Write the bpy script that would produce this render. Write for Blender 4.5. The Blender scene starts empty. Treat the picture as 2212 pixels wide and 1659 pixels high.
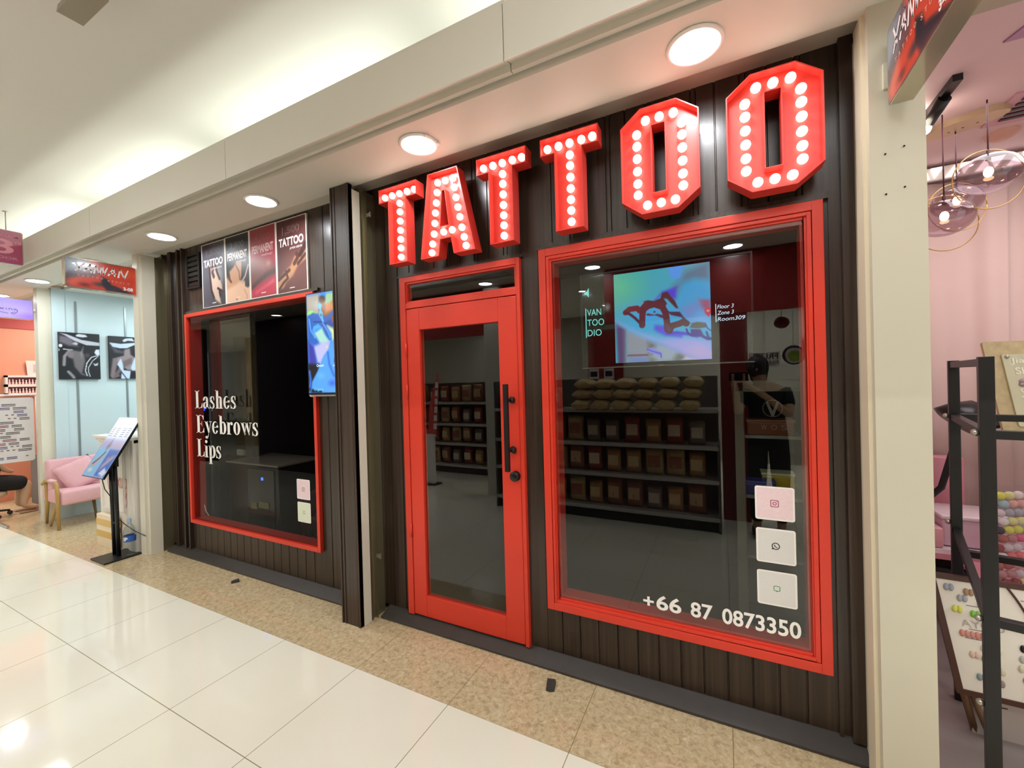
import bpy, bmesh, math, random
import numpy as np
from mathutils import Vector, Matrix, geometry
random.seed(7)
PI = math.pi
SC = bpy.context.scene
COL = SC.collection

# ------------------------------------------------------------------ camera
cam_d = bpy.data.cameras.new('camera'); cam = bpy.data.objects.new('camera', cam_d); COL.objects.link(cam)
cam_d.sensor_fit = 'HORIZONTAL'; cam_d.sensor_width = 36.0
cam_d.lens = 899.0 * 36.0 / 2212.0
cam_d.clip_start = 0.01; cam_d.clip_end = 100
_yaw, _pitch, _roll = 0.4703, -0.0065, -0.0278
_c, _s = math.cos(_yaw), math.sin(_yaw)
_f = Vector((-_s*math.cos(_pitch), _c*math.cos(_pitch), math.sin(_pitch)))
_r = Vector((_c, _s, 0)); _u = _r.cross(_f)
_R = math.cos(_roll)*_r + math.sin(_roll)*_u
_U = -math.sin(_roll)*_r + math.cos(_roll)*_u
cam.matrix_world = Matrix(((_R.x,_U.x,-_f.x,0.0),(_R.y,_U.y,-_f.y,-2.2),(_R.z,_U.z,-_f.z,1.6),(0,0,0,1)))
SC.camera = cam

# ------------------------------------------------------------------ world, view
w = bpy.data.worlds.new('world'); SC.world = w; w.use_nodes = True
w.node_tree.nodes['Background'].inputs[0].default_value = (0.93, 0.98, 1.0, 1)
w.node_tree.nodes['Background'].inputs[1].default_value = 1.1
SC.view_settings.view_transform = 'Standard'; SC.view_settings.look = 'None'
SC.view_settings.exposure = 0.12; SC.view_settings.gamma = 1.0
SC.view_settings.use_curve_mapping = False
SC.cycles.max_bounces = 10; SC.cycles.transparent_max_bounces = 24
SC.cycles.sample_clamp_indirect = 6.0
SC.cycles.caustics_reflective = False; SC.cycles.caustics_refractive = False

def area(name, loc, sx, sy, power, col=(.95,.98,1), rot=(0,0,0)):
    d = bpy.data.lights.new(name, 'AREA'); d.shape = 'RECTANGLE'; d.size = sx; d.size_y = sy
    d.energy = power; d.color = col
    o = bpy.data.objects.new(name, d); COL.objects.link(o); o.location = loc; o.rotation_euler = rot
    return o
# unseen area lights, added as fill to brighten the hall, bulkhead and floor
area('hall_fill', (2.2, -1.5, 3.43), 1.6, 1.4, 6)
area('hall_fill_near', (.2, -1.95, 3.43), 1.6, .7, 22)
area('hall_fill_left', (-4.2, -1.98, 3.43), 2.0, .6, 18)
area('hall_fill_middle', (-11.5, -1.5, 3.43), 2.0, .8, 70)
area('hall_fill_far', (-12.0, -1.5, 2.9), 4.0, 1.0, 60)

# ------------------------------------------------------------------ colours and materials
def lin(h):
    if isinstance(h, (tuple, list)): return tuple(h[:3])
    v = [int(h[i:i+2], 16)/255 for i in (0, 2, 4)]
    return tuple(x/12.92 if x <= .04045 else ((x+.055)/1.055)**2.4 for x in v)
MATS = {}
def mat(name, col, rough=.5, metal=0., spec=.5, emit=None, es=0., coat=0., noise=None, alpha=1.):
    if name in MATS: return MATS[name]
    m = bpy.data.materials.new(name); m.use_nodes = True
    nt = m.node_tree; b = nt.nodes['Principled BSDF']
    c = lin(col)
    b.inputs['Base Color'].default_value = (*c, 1)
    b.inputs['Roughness'].default_value = rough; b.inputs['Metallic'].default_value = metal
    b.inputs['Specular IOR Level'].default_value = spec
    b.inputs['Coat Weight'].default_value = coat; b.inputs['Coat Roughness'].default_value = .08
    b.inputs['Alpha'].default_value = alpha
    if emit is not None:
        b.inputs['Emission Color'].default_value = (*lin(emit), 1); b.inputs['Emission Strength'].default_value = es
    # every surface carries a faint procedural variation
    sc_, amt = noise if noise else (6.0, .05)
    tc = nt.nodes.new('ShaderNodeTexCoord'); nz = nt.nodes.new('ShaderNodeTexNoise')
    nz.inputs['Scale'].default_value = sc_; nz.inputs['Detail'].default_value = 4
    nt.links.new(tc.outputs['Object'], nz.inputs['Vector'])
    mr = nt.nodes.new('ShaderNodeMapRange'); mr.inputs[3].default_value = 1-amt; mr.inputs[4].default_value = 1+amt
    nt.links.new(nz.outputs['Fac'], mr.inputs[0])
    mx = nt.nodes.new('ShaderNodeVectorMath'); mx.operation = 'SCALE'
    mx.inputs[0].default_value = c
    nt.links.new(mr.outputs[0], mx.inputs['Scale']); nt.links.new(mx.outputs[0], b.inputs['Base Color'])
    MATS[name] = m
    return m
def emis(name, col, s):
    if name in MATS: return MATS[name]
    m = bpy.data.materials.new(name); m.use_nodes = True; nt = m.node_tree
    nt.nodes.remove(nt.nodes['Principled BSDF'])
    e = nt.nodes.new('ShaderNodeEmission'); e.inputs[0].default_value = (*lin(col), 1); e.inputs[1].default_value = s
    nt.links.new(e.outputs[0], nt.nodes['Material Output'].inputs[0]); MATS[name] = m
    return m
def pane_mat(name, tint=(.92,.94,.93), ior=1.5, rough=0.):
    if name in MATS: return MATS[name]
    m = bpy.data.materials.new(name); m.use_nodes = True; nt = m.node_tree
    nt.nodes.remove(nt.nodes['Principled BSDF'])
    t = nt.nodes.new('ShaderNodeBsdfTransparent'); t.inputs[0].default_value = (*tint, 1)
    g = nt.nodes.new('ShaderNodeBsdfGlossy'); g.inputs['Roughness'].default_value = rough
    f = nt.nodes.new('ShaderNodeFresnel'); f.inputs[0].default_value = ior
    x = nt.nodes.new('ShaderNodeMixShader')
    gm = nt.nodes.new('ShaderNodeNewGeometry'); mr = nt.nodes.new('ShaderNodeMapRange')      # same index seen from both sides of the sheet
    mr.inputs[3].default_value = ior; mr.inputs[4].default_value = 1/ior
    nt.links.new(gm.outputs['Backfacing'], mr.inputs[0]); nt.links.new(mr.outputs[0], f.inputs[0])
    nt.links.new(f.outputs[0], x.inputs[0]); nt.links.new(t.outputs[0], x.inputs[1]); nt.links.new(g.outputs[0], x.inputs[2])
    nt.links.new(x.outputs[0], nt.nodes['Material Output'].inputs[0]); MATS[name] = m
    return m
def wood_mat(name, c1, c2, rough=.32, scale=(60, 60, 1.2), coat=.15):
    m = bpy.data.materials.new(name); m.use_nodes = True; nt = m.node_tree; b = nt.nodes['Principled BSDF']
    b.inputs['Roughness'].default_value = rough; b.inputs['Coat Weight'].default_value = coat
    b.inputs['Coat Roughness'].default_value = .2
    g = nt.nodes.new('ShaderNodeNewGeometry'); mp = nt.nodes.new('ShaderNodeMapping'); mp.inputs['Scale'].default_value = scale
    nt.links.new(g.outputs['Position'], mp.inputs[0])
    n = nt.nodes.new('ShaderNodeTexNoise'); n.inputs['Scale'].default_value = 1.0; n.inputs['Detail'].default_value = 6
    nt.links.new(mp.outputs[0], n.inputs['Vector'])
    r = nt.nodes.new('ShaderNodeValToRGB'); r.color_ramp.elements[0].position = .35; r.color_ramp.elements[1].position = .7
    r.color_ramp.elements[0].color = (*lin(c1), 1); r.color_ramp.elements[1].color = (*lin(c2), 1)
    nt.links.new(n.outputs['Fac'], r.inputs[0]); nt.links.new(r.outputs[0], b.inputs['Base Color'])
    bp = nt.nodes.new('ShaderNodeBump'); bp.inputs['Strength'].default_value = .08; bp.inputs['Distance'].default_value = .002
    nt.links.new(n.outputs['Fac'], bp.inputs['Height']); nt.links.new(bp.outputs[0], b.inputs['Normal'])
    MATS[name] = m
    return m
def vcol_mat(name, rough=.4, emit=0., coat=0.):
    m = bpy.data.materials.new(name); m.use_nodes = True; nt = m.node_tree; b = nt.nodes['Principled BSDF']
    a = nt.nodes.new('ShaderNodeVertexColor'); a.layer_name = 'art'
    b.inputs['Roughness'].default_value = rough; b.inputs['Coat Weight'].default_value = coat
    b.inputs['Coat Roughness'].default_value = .03
    if emit > 0:
        b.inputs['Base Color'].default_value = (.01, .01, .01, 1)
        nt.links.new(a.outputs[0], b.inputs['Emission Color']); b.inputs['Emission Strength'].default_value = emit
    else:
        nt.links.new(a.outputs[0], b.inputs['Base Color'])
    MATS[name] = m
    return m

def tile_floor_mat():
    """cream polished tiles with grey joints"""
    m = bpy.data.materials.new('cream_tile'); m.use_nodes = True; nt = m.node_tree; L = nt.links.new
    b = nt.nodes['Principled BSDF']
    g = nt.nodes.new('ShaderNodeNewGeometry'); sp = nt.nodes.new('ShaderNodeSeparateXYZ'); L(g.outputs['Position'], sp.inputs[0])
    def joint(sock, off, size, wd):
        a = nt.nodes.new('ShaderNodeMath'); a.operation = 'SUBTRACT'; L(sock, a.inputs[0]); a.inputs[1].default_value = off
        p = nt.nodes.new('ShaderNodeMath'); p.operation = 'PINGPONG'; L(a.outputs[0], p.inputs[0]); p.inputs[1].default_value = size/2
        c = nt.nodes.new('ShaderNodeMath'); c.operation = 'LESS_THAN'; L(p.outputs[0], c.inputs[0]); c.inputs[1].default_value = wd
        return c.outputs[0]
    jx = joint(sp.outputs[0], -.627, .63, .0017); jy = joint(sp.outputs[1], -.527, .618, .0017)
    mx = nt.nodes.new('ShaderNodeMath'); mx.operation = 'MAXIMUM'; L(jx, mx.inputs[0]); L(jy, mx.inputs[1])
    n = nt.nodes.new('ShaderNodeTexNoise'); n.inputs['Scale'].default_value = 1.3; n.inputs['Detail'].default_value = 5
    L(g.outputs['Position'], n.inputs['Vector'])
    r = nt.nodes.new('ShaderNodeValToRGB'); r.color_ramp.elements[0].position = .3; r.color_ramp.elements[1].position = .75
    r.color_ramp.elements[0].color = (*lin('ebe7d2'), 1); r.color_ramp.elements[1].color = (*lin('f1eddd'), 1)
    L(n.outputs['Fac'], r.inputs[0])
    k = nt.nodes.new('ShaderNodeMix'); k.data_type = 'RGBA'; L(mx.outputs[0], k.inputs[0]); L(r.outputs[0], k.inputs[6])
    k.inputs[7].default_value = (*lin('8f8468'), 1)
    L(k.outputs[2], b.inputs['Base Color'])
    b.inputs['Roughness'].default_value = .07; b.inputs['Specular IOR Level'].default_value = .55
    MATS['cream_tile'] = m
    return m
def marble_mat():
    """brown flecked marble strip with hair joints"""
    m = bpy.data.materials.new('brown_marble'); m.use_nodes = True; nt = m.node_tree; L = nt.links.new
    b = nt.nodes['Principled BSDF']; g = nt.nodes.new('ShaderNodeNewGeometry')
    n = nt.nodes.new('ShaderNodeTexNoise'); n.inputs['Scale'].default_value = 38; n.inputs['Detail'].default_value = 9; n.inputs['Roughness'].default_value = .7
    n.inputs['Distortion'].default_value = .8
    L(g.outputs['Position'], n.inputs['Vector'])
    n2 = nt.nodes.new('ShaderNodeTexNoise'); n2.inputs['Scale'].default_value = 4; n2.inputs['Detail'].default_value = 3
    L(g.outputs['Position'], n2.inputs['Vector'])
    r = nt.nodes.new('ShaderNodeValToRGB'); e = r.color_ramp.elements
    e[0].position = .36; e[0].color = (*lin('9a8562'), 1); e[1].position = .66; e[1].color = (*lin('e2d4b2'), 1)
    q = e.new(.5); q.color = (*lin('c4ae88'), 1); q = e.new(.6); q.color = (*lin('d0be98'), 1)
    L(n.outputs['Fac'], r.inputs[0])
    k2 = nt.nodes.new('ShaderNodeMix'); k2.data_type = 'RGBA'; k2.inputs[0].default_value = .28
    L(r.outputs[0], k2.inputs[6]); r2 = nt.nodes.new('ShaderNodeValToRGB')
    r2.color_ramp.elements[0].color = (*lin('b9a37c'), 1); r2.color_ramp.elements[1].color = (*lin('d6c4a0'), 1)
    L(n2.outputs['Fac'], r2.inputs[0]); L(r2.outputs[0], k2.inputs[7])
    sp = nt.nodes.new('ShaderNodeSeparateXYZ'); L(g.outputs['Position'], sp.inputs[0])
    a = nt.nodes.new('ShaderNodeMath'); a.operation = 'SUBTRACT'; L(sp.outputs[0], a.inputs[0]); a.inputs[1].default_value = -.627
    p = nt.nodes.new('ShaderNodeMath'); p.operation = 'PINGPONG'; L(a.outputs[0], p.inputs[0]); p.inputs[1].default_value = .315
    c = nt.nodes.new('ShaderNodeMath'); c.operation = 'LESS_THAN'; L(p.outputs[0], c.inputs[0]); c.inputs[1].default_value = .0013
    k = nt.nodes.new('ShaderNodeMix'); k.data_type = 'RGBA'; L(c.outputs[0], k.inputs[0]); L(k2.outputs[2], k.inputs[6])
    k.inputs[7].default_value = (*lin('77623f'), 1); L(k.outputs[2], b.inputs['Base Color'])
    b.inputs['Roughness'].default_value = .09; b.inputs['Specular IOR Level'].default_value = .5
    MATS['brown_marble'] = m
    return m

TILE = tile_floor_mat(); MARBLE = marble_mat()
WOOD = wood_mat('dark_wood', '271d16', '413228'); WOODP = wood_mat('post_wood', '2e2019', '453227')
RED = mat('red_paint', 'd93a26', .38, noise=(3, .06)); REDD = mat('red_letter', 'd63c32', .35)
CREAM = mat('cream_panel', 'dcd8ca', .5, noise=(1.2, .02)); CEIL = mat('ceiling_paint', 'e2e2da', .6, noise=(1., .02))
SOFF = mat('soffit_paint', 'dad7cb', .5, noise=(2, .03)); PILLAR = mat('pillar_paint', 'cbc5b0', .45, noise=(2.5, .05)); POST = mat('post_paint', 'dad6c4', .45, noise=(2, .03))
BLACK = mat('black_metal', '0d0d0f', .4); BLACKP = mat('black_plastic', '0a0a0b', .3)
STONE = mat('dark_stone', '3c3834', .4, noise=(14, .25)); CHROME = mat('chrome', 'd0d0d0', .15, 1.)
WHITE = mat('white_paint', 'efece4', .4); VINYL = mat('white_vinyl', 'f4f0ea', .5)
DARK = mat('dark_interior', '140d0b', .6); GREY = mat('grey_plastic', '77746c', .4)
GOLD = mat('brushed_gold', 'c9a468', .3, .8); SILVER = mat('aluminium', 'b6b2a6', .3, .8)
GLASS = pane_mat('shop_glass', (.90,.93,.92), 1.6); GLASSL = pane_mat('dark_shop_glass', (.80,.80,.80), 1.15); GLASSC = pane_mat('clear_acrylic', (.96,.95,.97), 1.45)
LAMP = emis('lamp_disc', 'f6faff', 88.)

# ------------------------------------------------------------------ mesh helpers
class MB:
    def __init__(s): s.v = []; s.f = []; s.mi = []; s.sm = []; s.m = 0
    def add(s, vs, fs, smooth=False):
        o = len(s.v); s.v += [tuple(v) for v in vs]
        for f in fs: s.f.append([i+o for i in f]); s.mi.append(s.m); s.sm.append(smooth)
        return s
    def box(s, x0, y0, z0, x1, y1, z1, M=None):
        if x0 > x1: x0, x1 = x1, x0
        if y0 > y1: y0, y1 = y1, y0
        if z0 > z1: z0, z1 = z1, z0
        vs = [Vector(p) for p in ((x0,y0,z0),(x1,y0,z0),(x1,y1,z0),(x0,y1,z0),(x0,y0,z1),(x1,y0,z1),(x1,y1,z1),(x0,y1,z1))]
        if M: vs = [M @ v for v in vs]
        return s.add(vs, [(0,3,2,1),(4,5,6,7),(0,1,5,4),(1,2,6,5),(2,3,7,6),(3,0,4,7)])
    def prism(s, poly, f0, f1, holes=()):
        """poly: list of 2-D points; f0/f1 map (u,v)->3-D for the two caps"""
        rings = [list(poly)] + [list(h) for h in holes]
        tri = geometry.tessellate_polygon([[Vector((p[0], p[1], 0)) for p in r] for r in rings])
        flat = [p for r in rings for p in r]; n = len(flat)
        vs = [f0(*p) for p in flat] + [f1(*p) for p in flat]
        fs = [tuple(t) for t in tri] + [tuple(i+n for i in reversed(t)) for t in tri]
        o = 0
        for r in rings:
            k = len(r)
            for i in range(k):
                a, b = o+i, o+(i+1) % k
                fs.append((a, b, b+n, a+n))
            o += k
        return s.add(vs, fs)
    def flat(s, poly, fn, holes=()):
        rings = [list(poly)] + [list(h) for h in holes]
        tri = geometry.tessellate_polygon([[Vector((p[0], p[1], 0)) for p in r] for r in rings])
        return s.add([fn(*p) for r in rings for p in r], [tuple(t) for t in tri])
    def tube(s, pts, r, n=10, caps=True):
        pts = [Vector(p) for p in pts]; rs = r if isinstance(r, (list, tuple)) else [r]*len(pts)
        t = (pts[1]-pts[0]).normalized(); a = Vector((0,0,1)) if abs(t.z) < .9 else Vector((1,0,0))
        nx = t.cross(a).normalized(); vs = []
        for i, p in enumerate(pts):
            if i == 0: d = pts[1]-pts[0]
            elif i == len(pts)-1: d = pts[-1]-pts[-2]
            else: d = (pts[i+1]-pts[i]).normalized()+(pts[i]-pts[i-1]).normalized()
            d.normalize(); nx = (nx-d*nx.dot(d)).normalized(); ny = d.cross(nx)
            for k in range(n):
                q = 2*PI*k/n; vs.append(p+(nx*math.cos(q)+ny*math.sin(q))*rs[i])
        fs = []
        for i in range(len(pts)-1):
            for k in range(n): fs.append((i*n+k, i*n+(k+1) % n, (i+1)*n+(k+1) % n, (i+1)*n+k))
        s.add(vs, fs, True)
        if caps:
            o = len(s.v)-len(vs)
            for base in (0, (len(pts)-1)*n):
                s.f.append([o+base+k for k in (range(n) if base else reversed(range(n)))]); s.mi.append(s.m); s.sm.append(False)
        return s
    def lathe(s, prof, c=(0,0,0), n=24, M=None):
        vs = []; c = Vector(c)
        for r, z in prof:
            for k in range(n):
                q = 2*PI*k/n; v = Vector((r*math.cos(q), r*math.sin(q), z)); vs.append((M @ v if M else v)+c)
        fs = [(i*n+k, i*n+(k+1) % n, (i+1)*n+(k+1) % n, (i+1)*n+k) for i in range(len(prof)-1) for k in range(n)]
        return s.add(vs, fs, True)
    def ball(s, c, rx, ry=None, rz=None, n=14, m=9, M=None):
        ry = rx if ry is None else ry; rz = rx if rz is None else rz
        vs = []
        for i in range(m+1):
            a = PI*i/m
            for k in range(n):
                q = 2*PI*k/n; v = Vector((rx*math.sin(a)*math.cos(q), ry*math.sin(a)*math.sin(q), rz*math.cos(a)))
                vs.append((M @ v if M else v)+Vector(c))
        fs = [(i*n+k, (i+1)*n+k, (i+1)*n+(k+1) % n, i*n+(k+1) % n) for i in range(m) for k in range(n)]
        return s.add(vs, fs, True)
    def quad(s, a, b, c, d): return s.add([a,b,c,d], [(0,1,2,3)])
    def build(s, name, mats, parent=None, bevel=0.):
        me = bpy.data.meshes.new(name); me.from_pydata([tuple(v) for v in s.v], [], s.f)
        for mm in (mats if isinstance(mats, (list, tuple)) else [mats]): me.materials.append(mm)
        for p, i, q in zip(me.polygons, s.mi, s.sm): p.material_index = i; p.use_smooth = q
        b = bmesh.new(); b.from_mesh(me); bmesh.ops.remove_doubles(b, verts=b.verts, dist=1e-6)
        bmesh.ops.recalc_face_normals(b, faces=b.faces); b.to_mesh(me); b.free()
        o = bpy.data.objects.new(name, me); COL.objects.link(o)
        if parent: attach(o, parent)
        if bevel:
            md = o.modifiers.new('bevel', 'BEVEL'); md.width = bevel; md.segments = 2; md.limit_method = 'ANGLE'
        return o
def attach(o, p):
    o.parent = p; o.matrix_parent_inverse = Matrix.Translation(-world_loc(p))
def world_loc(o):
    v = Vector(o.location)
    if o.parent: v = o.matrix_parent_inverse @ v; v = world_loc(o.parent)+v
    return v
def thing(name, label, cat, loc=(0,0,0), group=None):
    o = bpy.data.objects.new(name, None); COL.objects.link(o); o.location = loc; o.empty_display_size = .05
    return tag(o, label, cat, group)
def tag(o, label, cat, group=None, kind=None):
    o['label'] = label; o['category'] = cat
    if group: o['group'] = group
    if kind: o['kind'] = kind
    return o
def struct(o): o['kind'] = 'structure'; return o
def sempty(name, loc=(0,0,0)):
    o = bpy.data.objects.new(name, None); COL.objects.link(o); o.location = loc; o.empty_display_size = .05; return struct(o)
def children(o): return [c for c in bpy.data.objects if c.parent == o]
def dup(o, loc=None, label=None, parent=None, group=None):
    c = o.copy(); COL.objects.link(c)
    if parent: c.parent = parent
    if loc is not None: c.location = loc
    if label: c['label'] = label
    if group: c['group'] = group
    for ch in children(o): dup(ch, parent=c)
    return c
def box(name, x0, y0, z0, x1, y1, z1, m, parent=None, bevel=0.):
    return MB().box(x0, y0, z0, x1, y1, z1).build(name, m, parent, bevel)

# text: built-in vector font -> polygons, mapped by fn(u, v, w)
_txt = {}
def text_geo(s, bold=0.0, shear=0., spacing=1.):
    key = (s, bold, shear, spacing)
    if key in _txt: return _txt[key]
    c = bpy.data.curves.new('txt', 'FONT'); c.body = s; c.size = 1; c.offset = bold; c.shear = shear; c.space_character = spacing
    c.resolution_u = 4
    o = bpy.data.objects.new('txt', c); COL.objects.link(o)
    dg = bpy.context.evaluated_depsgraph_get(); me = bpy.data.meshes.new_from_object(o.evaluated_get(dg))
    vs = [tuple(v.co) for v in me.vertices]; fs = [tuple(p.vertices) for p in me.polygons]
    bpy.data.objects.remove(o); bpy.data.curves.remove(c); bpy.data.meshes.remove(me)
    _txt[key] = (vs, fs); return _txt[key]
def put_text(mb, s, fn, u0, u1, v0, v1, bold=0., shear=0., spacing=1., fit=True):
    """stretch the text's bounding box to the rectangle u0..u1, v0..v1 of the surface fn"""
    vs, fs = text_geo(s, bold, shear, spacing)
    if not vs: return
    xs = [v[0] for v in vs]; ys = [v[1] for v in vs]; a, b, c, d = min(xs), max(xs), min(ys), max(ys)
    mb.add([fn(u0+(v[0]-a)/(b-a)*(u1-u0), v0+(v[1]-c)/(d-c)*(v1-v0)) for v in vs], fs)
def front(y): return lambda u, v: (u, y, v)          # faces the corridor (-y)
def posx(x): return lambda u, v: (x, u, v)           # faces +x: u grows with y
def negx(x): return lambda u, v: (x, -u, v)

# painted panels: a fine grid whose colour attribute holds the picture
ART = {}
def paint(spec, asp, n):
    nv = n; nu = max(8, int(n*asp))
    U, V = np.meshgrid(np.linspace(0, 1, nu), np.linspace(0, 1, nv))
    img = np.zeros((nv, nu, 3)); X = U*asp; Y = V
    def hx(h): return np.array([int(h[i:i+2], 16)/255 for i in (0, 2, 4)])
    def blend(mask, col):
        nonlocal img
        img = img*(1-mask[..., None])+hx(col)*mask[..., None]
    def segd(p, q):
        px, py = p[0]*asp, p[1]; qx, qy = q[0]*asp, q[1]; dx, dy = qx-px, qy-py
        t = np.clip(((X-px)*dx+(Y-py)*dy)/(dx*dx+dy*dy+1e-12), 0, 1)
        return np.hypot(X-px-t*dx, Y-py-t*dy)
    for s in spec:
        if s[0] == 'G':
            a, b = hx(s[1]), hx(s[2]); t = (U*.7+(1-V)*.3)[..., None]; img = a*(1-t)+b*t
        elif s[0] == 'P':
            pts = s[3]; ins = np.zeros_like(U, bool); d = np.full_like(U, 9.)
            for i in range(len(pts)):
                p, q = pts[i], pts[(i+1) % len(pts)]
                d = np.minimum(d, segd(p, q))
                c = ((p[1] > V) != (q[1] > V)) & (U < (q[0]-p[0])*(V-p[1])/(q[1]-p[1]+1e-12)+p[0])
                ins ^= c
            sd = np.where(ins, d, -d); blend(np.clip(sd/max(s[2], .004)*.5+.5, 0, 1), s[1])
        elif s[0] == 'L':
            d = np.full_like(U, 9.)
            for i in range(len(s[4])-1): d = np.minimum(d, segd(s[4][i], s[4][i+1]))
            blend(np.clip((s[2]/2-d)/max(s[3], .003)+.5, 0, 1), s[1])
        elif s[0] == 'E':
            (cx, cy), (ru, rv) = s[3], s[4]
            q = np.sqrt(((U-cx)/ru)**2+((V-cy)/rv)**2)
            k = max(s[2], .004)/min(ru*asp, rv); blend(np.clip((1-q)/k+.5, 0, 1) if k < 1 else np.clip(1-q, 0, 1), s[1])
    img = np.clip(img, 0, 1); return np.where(img <= .04045, img/12.92, ((img+.055)/1.055)**2.4)
def art_panel(name, spec, fn, u0, u1, v0, v1, m, parent, n=110, asp=None):
    asp = asp if asp else abs(u1-u0)/abs(v1-v0)
    img = paint(spec, asp, n); nv, nu = img.shape[:2]
    vs = [fn(u0+(u1-u0)*i/(nu-1), v0+(v1-v0)*j/(nv-1)) for j in range(nv) for i in range(nu)]
    fs = [(j*nu+i, j*nu+i+1, (j+1)*nu+i+1, (j+1)*nu+i) for j in range(nv-1) for i in range(nu-1)]
    me = bpy.data.meshes.new(name); me.from_pydata(vs, [], fs)
    at = me.color_attributes.new('art', 'FLOAT_COLOR', 'POINT')
    buf = np.ones((nv*nu, 4), np.float32); buf[:, :3] = img.reshape(-1, 3); at.data.foreach_set('color', buf.ravel())
    me.materials.append(m); o = bpy.data.objects.new(name, me); COL.objects.link(o)
    if parent: attach(o, parent)
    return o

# ------------------------------------------------------------------ floors and ceilings
XL, XR = -17.0, 3.2
struct(box('floor', XL, -6.6, -.06, XR, -.527, 0, TILE))
struct(box('floor_border', XL, -.527, -.06, XR, 3.4, -.0005, MARBLE))
struct(box('ceiling', XL, -6.6, 3.45, XR, .5, 3.5, CEIL))

def fascia_profile(sgn, yc):
    # (y, z) outline of the bulkhead in front of the shops, closed
    pr = [(-.62,2.955),(-.62,3.20),(-.60,3.215),(-.60,3.235),(-.585,3.235),(-.585,3.06),(-.515,3.06),
          (-.515,2.972),(-.53,2.972),(-.53,2.958),(-.553,2.958),(-.553,2.99),(-.59,2.975),(-.61,2.957)]
    return [(yc+sgn*(y-yc), z) for y, z in pr]
def bulkhead(name, sgn):
    mb = MB(); x = -16.94+.02
    seams = [-.80+2.03*k for k in range(-8, 3)]
    edges = [XL]+[s for s in seams if XL < s < XR]+[XR]
    for a, b in zip(edges[:-1], edges[1:]):
        mb.prism(fascia_profile(sgn, -1.52), lambda u, v, a=a: (a+.0022, u, v), lambda u, v, b=b: (b-.0022, u, v))
    y0, y1 = sorted((-1.52+sgn*(1.35), -1.52+sgn*1.005)); mb.box(XL, y0, 2.935, XR, y1, 3.06)
    return struct(mb.build(name, SOFF))
bulkhead('trim_1', 1); bulkhead('trim_2', -1)
# underside set back above the shop fronts
struct(box('ceiling_recess', XL, -.17, 2.982, .66, .06, 3.05, mat('recess_paint', 'cfc7ba', .6)))
struct(box('ceiling_recess_opposite', XL, -2.95, 3.0, XR, -2.87, 3.05, SOFF))

# hidden coves: up-lights lying behind both bulkheads
for i, x in enumerate([-14.4, -12.4, -10.4, -8.4, -6.4, -4.4, -2.38, -.36, 1.7]):
    area('cove_light', (x, -.40, 3.12), 1.7, .06, 4.6, (.97, 1., .92), (PI, 0, 0))
    if i > 1: area('cove_light_opposite', (x, -2.66, 3.12), 1.7, .06, 13, (.97, 1., .98), (PI, 0, 0))

# ------------------------------------------------------------------ downlights
def downlight(x, y, z, label, group='round downlights in the soffit', r=.088):
    t = thing('ceiling_light', label, 'light', (x, y, z), group)
    MB().lathe([(r, 0), (r+.018, 0), (r+.022, -.004), (r+.016, -.012), (r+.002, -.01), (r, -.002)], (x, y, z), 36).build('trim_ring', WHITE, t)
    MB().lathe([(0, -.006), (r*.7, -.0075), (r, -.004), (r, 0)], (x, y, z), 36).build('diffuser', LAMP, t)
    return t
DL = [(-.075, 'big bright downlight above the two letters O of the sign'), (-1.483, 'bright downlight above the letter A, with little clips on its rim'),
      (-2.902, 'oval-looking downlight above the four posters'), (-4.287, 'downlight left of the posters, above the vent'),
      (-5.7, 'downlight in front of the pale blue stall, behind the blade sign'), (-7.15, 'downlight just left of the red and blue hanging sign'),
      (-8.55, 'downlight above the purple hanging sign')]
for i, (x, l) in enumerate(DL):
    t = downlight(x, -.345, 2.935, l)
    if i == 1:
        for a in (-.5, .35):
            MB().box(-.006,-.012,-.006,.012,.012,.002, Matrix.Translation((x+.105*math.cos(a), -.345+.105*math.sin(a), 2.927)) @ Matrix.Rotation(a,4,'Z')).build('clip', WHITE, t)
for x in (1.35,):
    downlight(x, -.345, 2.935, 'downlight in front of the pink nail shop')
for x in (1.6, .117, -1.364, -2.85, -4.33, -5.8, -7.3):
    downlight(x, -2.70, 2.935, 'downlight in the soffit of the shops opposite', 'downlights across the hall')

# ------------------------------------------------------------------ the dark timber shop front
def planks(mb, x0, x1, z0, z1, grooves=True, y=0.0):
    xs = [x0]; prof = [(x0, y)]
    if grooves:
        k = math.ceil((x0+.528)/.1035)
        while True:
            g = -.528+.1035*k
            if g > x1-.012: break
            if g > x0+.012:
                w_ = .0045
                prof += [(g-w_, y), (g-w_*.3, y+.007), (g+w_*.3, y+.007), (g+w_, y)]
                if k % 2 == 0 and z1 > 2.4 and g+.032 < x1-.01:
                    prof += [(g+.02, y), (g+.023, y+.005), (g+.026, y)]
            k += 1
    prof.append((x1, y)); prof += [(x1, .05), (x0, .05)]
    mb.prism(prof, lambda u, v: (u, v, z0), lambda u, v: (u, v, z1))
m = MB()
planks(m, -2.22, -1.936, .05, 3.0); planks(m, -1.936, -1.037, 2.315, 3.0); planks(m, -1.037, -.935, .05, 3.0, False)
planks(m, -.935, -.915, .05, 3.0, False)
planks(m, -.915, .39, 2.333, 3.0); planks(m, -.915, .39, .05, .31); planks(m, .39, .55, .05, 3.0, False)
for (x0, x1, z, h) in ((-1.96, -1.02, 2.318, .03), (-.93, .41, 2.336, .034)):       # little drip mouldings over the openings
    m.box(x0, -.022, z, x1, 0, z+.012); m.box(x0, -.010, z+.012, x1, 0, z+h)
m.box(.41, -.012, .05, .425, 0, 2.37); m.box(.452, -.03, .05, .50, 0, 3.0)
m.box(-.935, -.004, .05, -.93, 0, 2.36)
struct(m.build('wall_front', WOOD))
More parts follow.
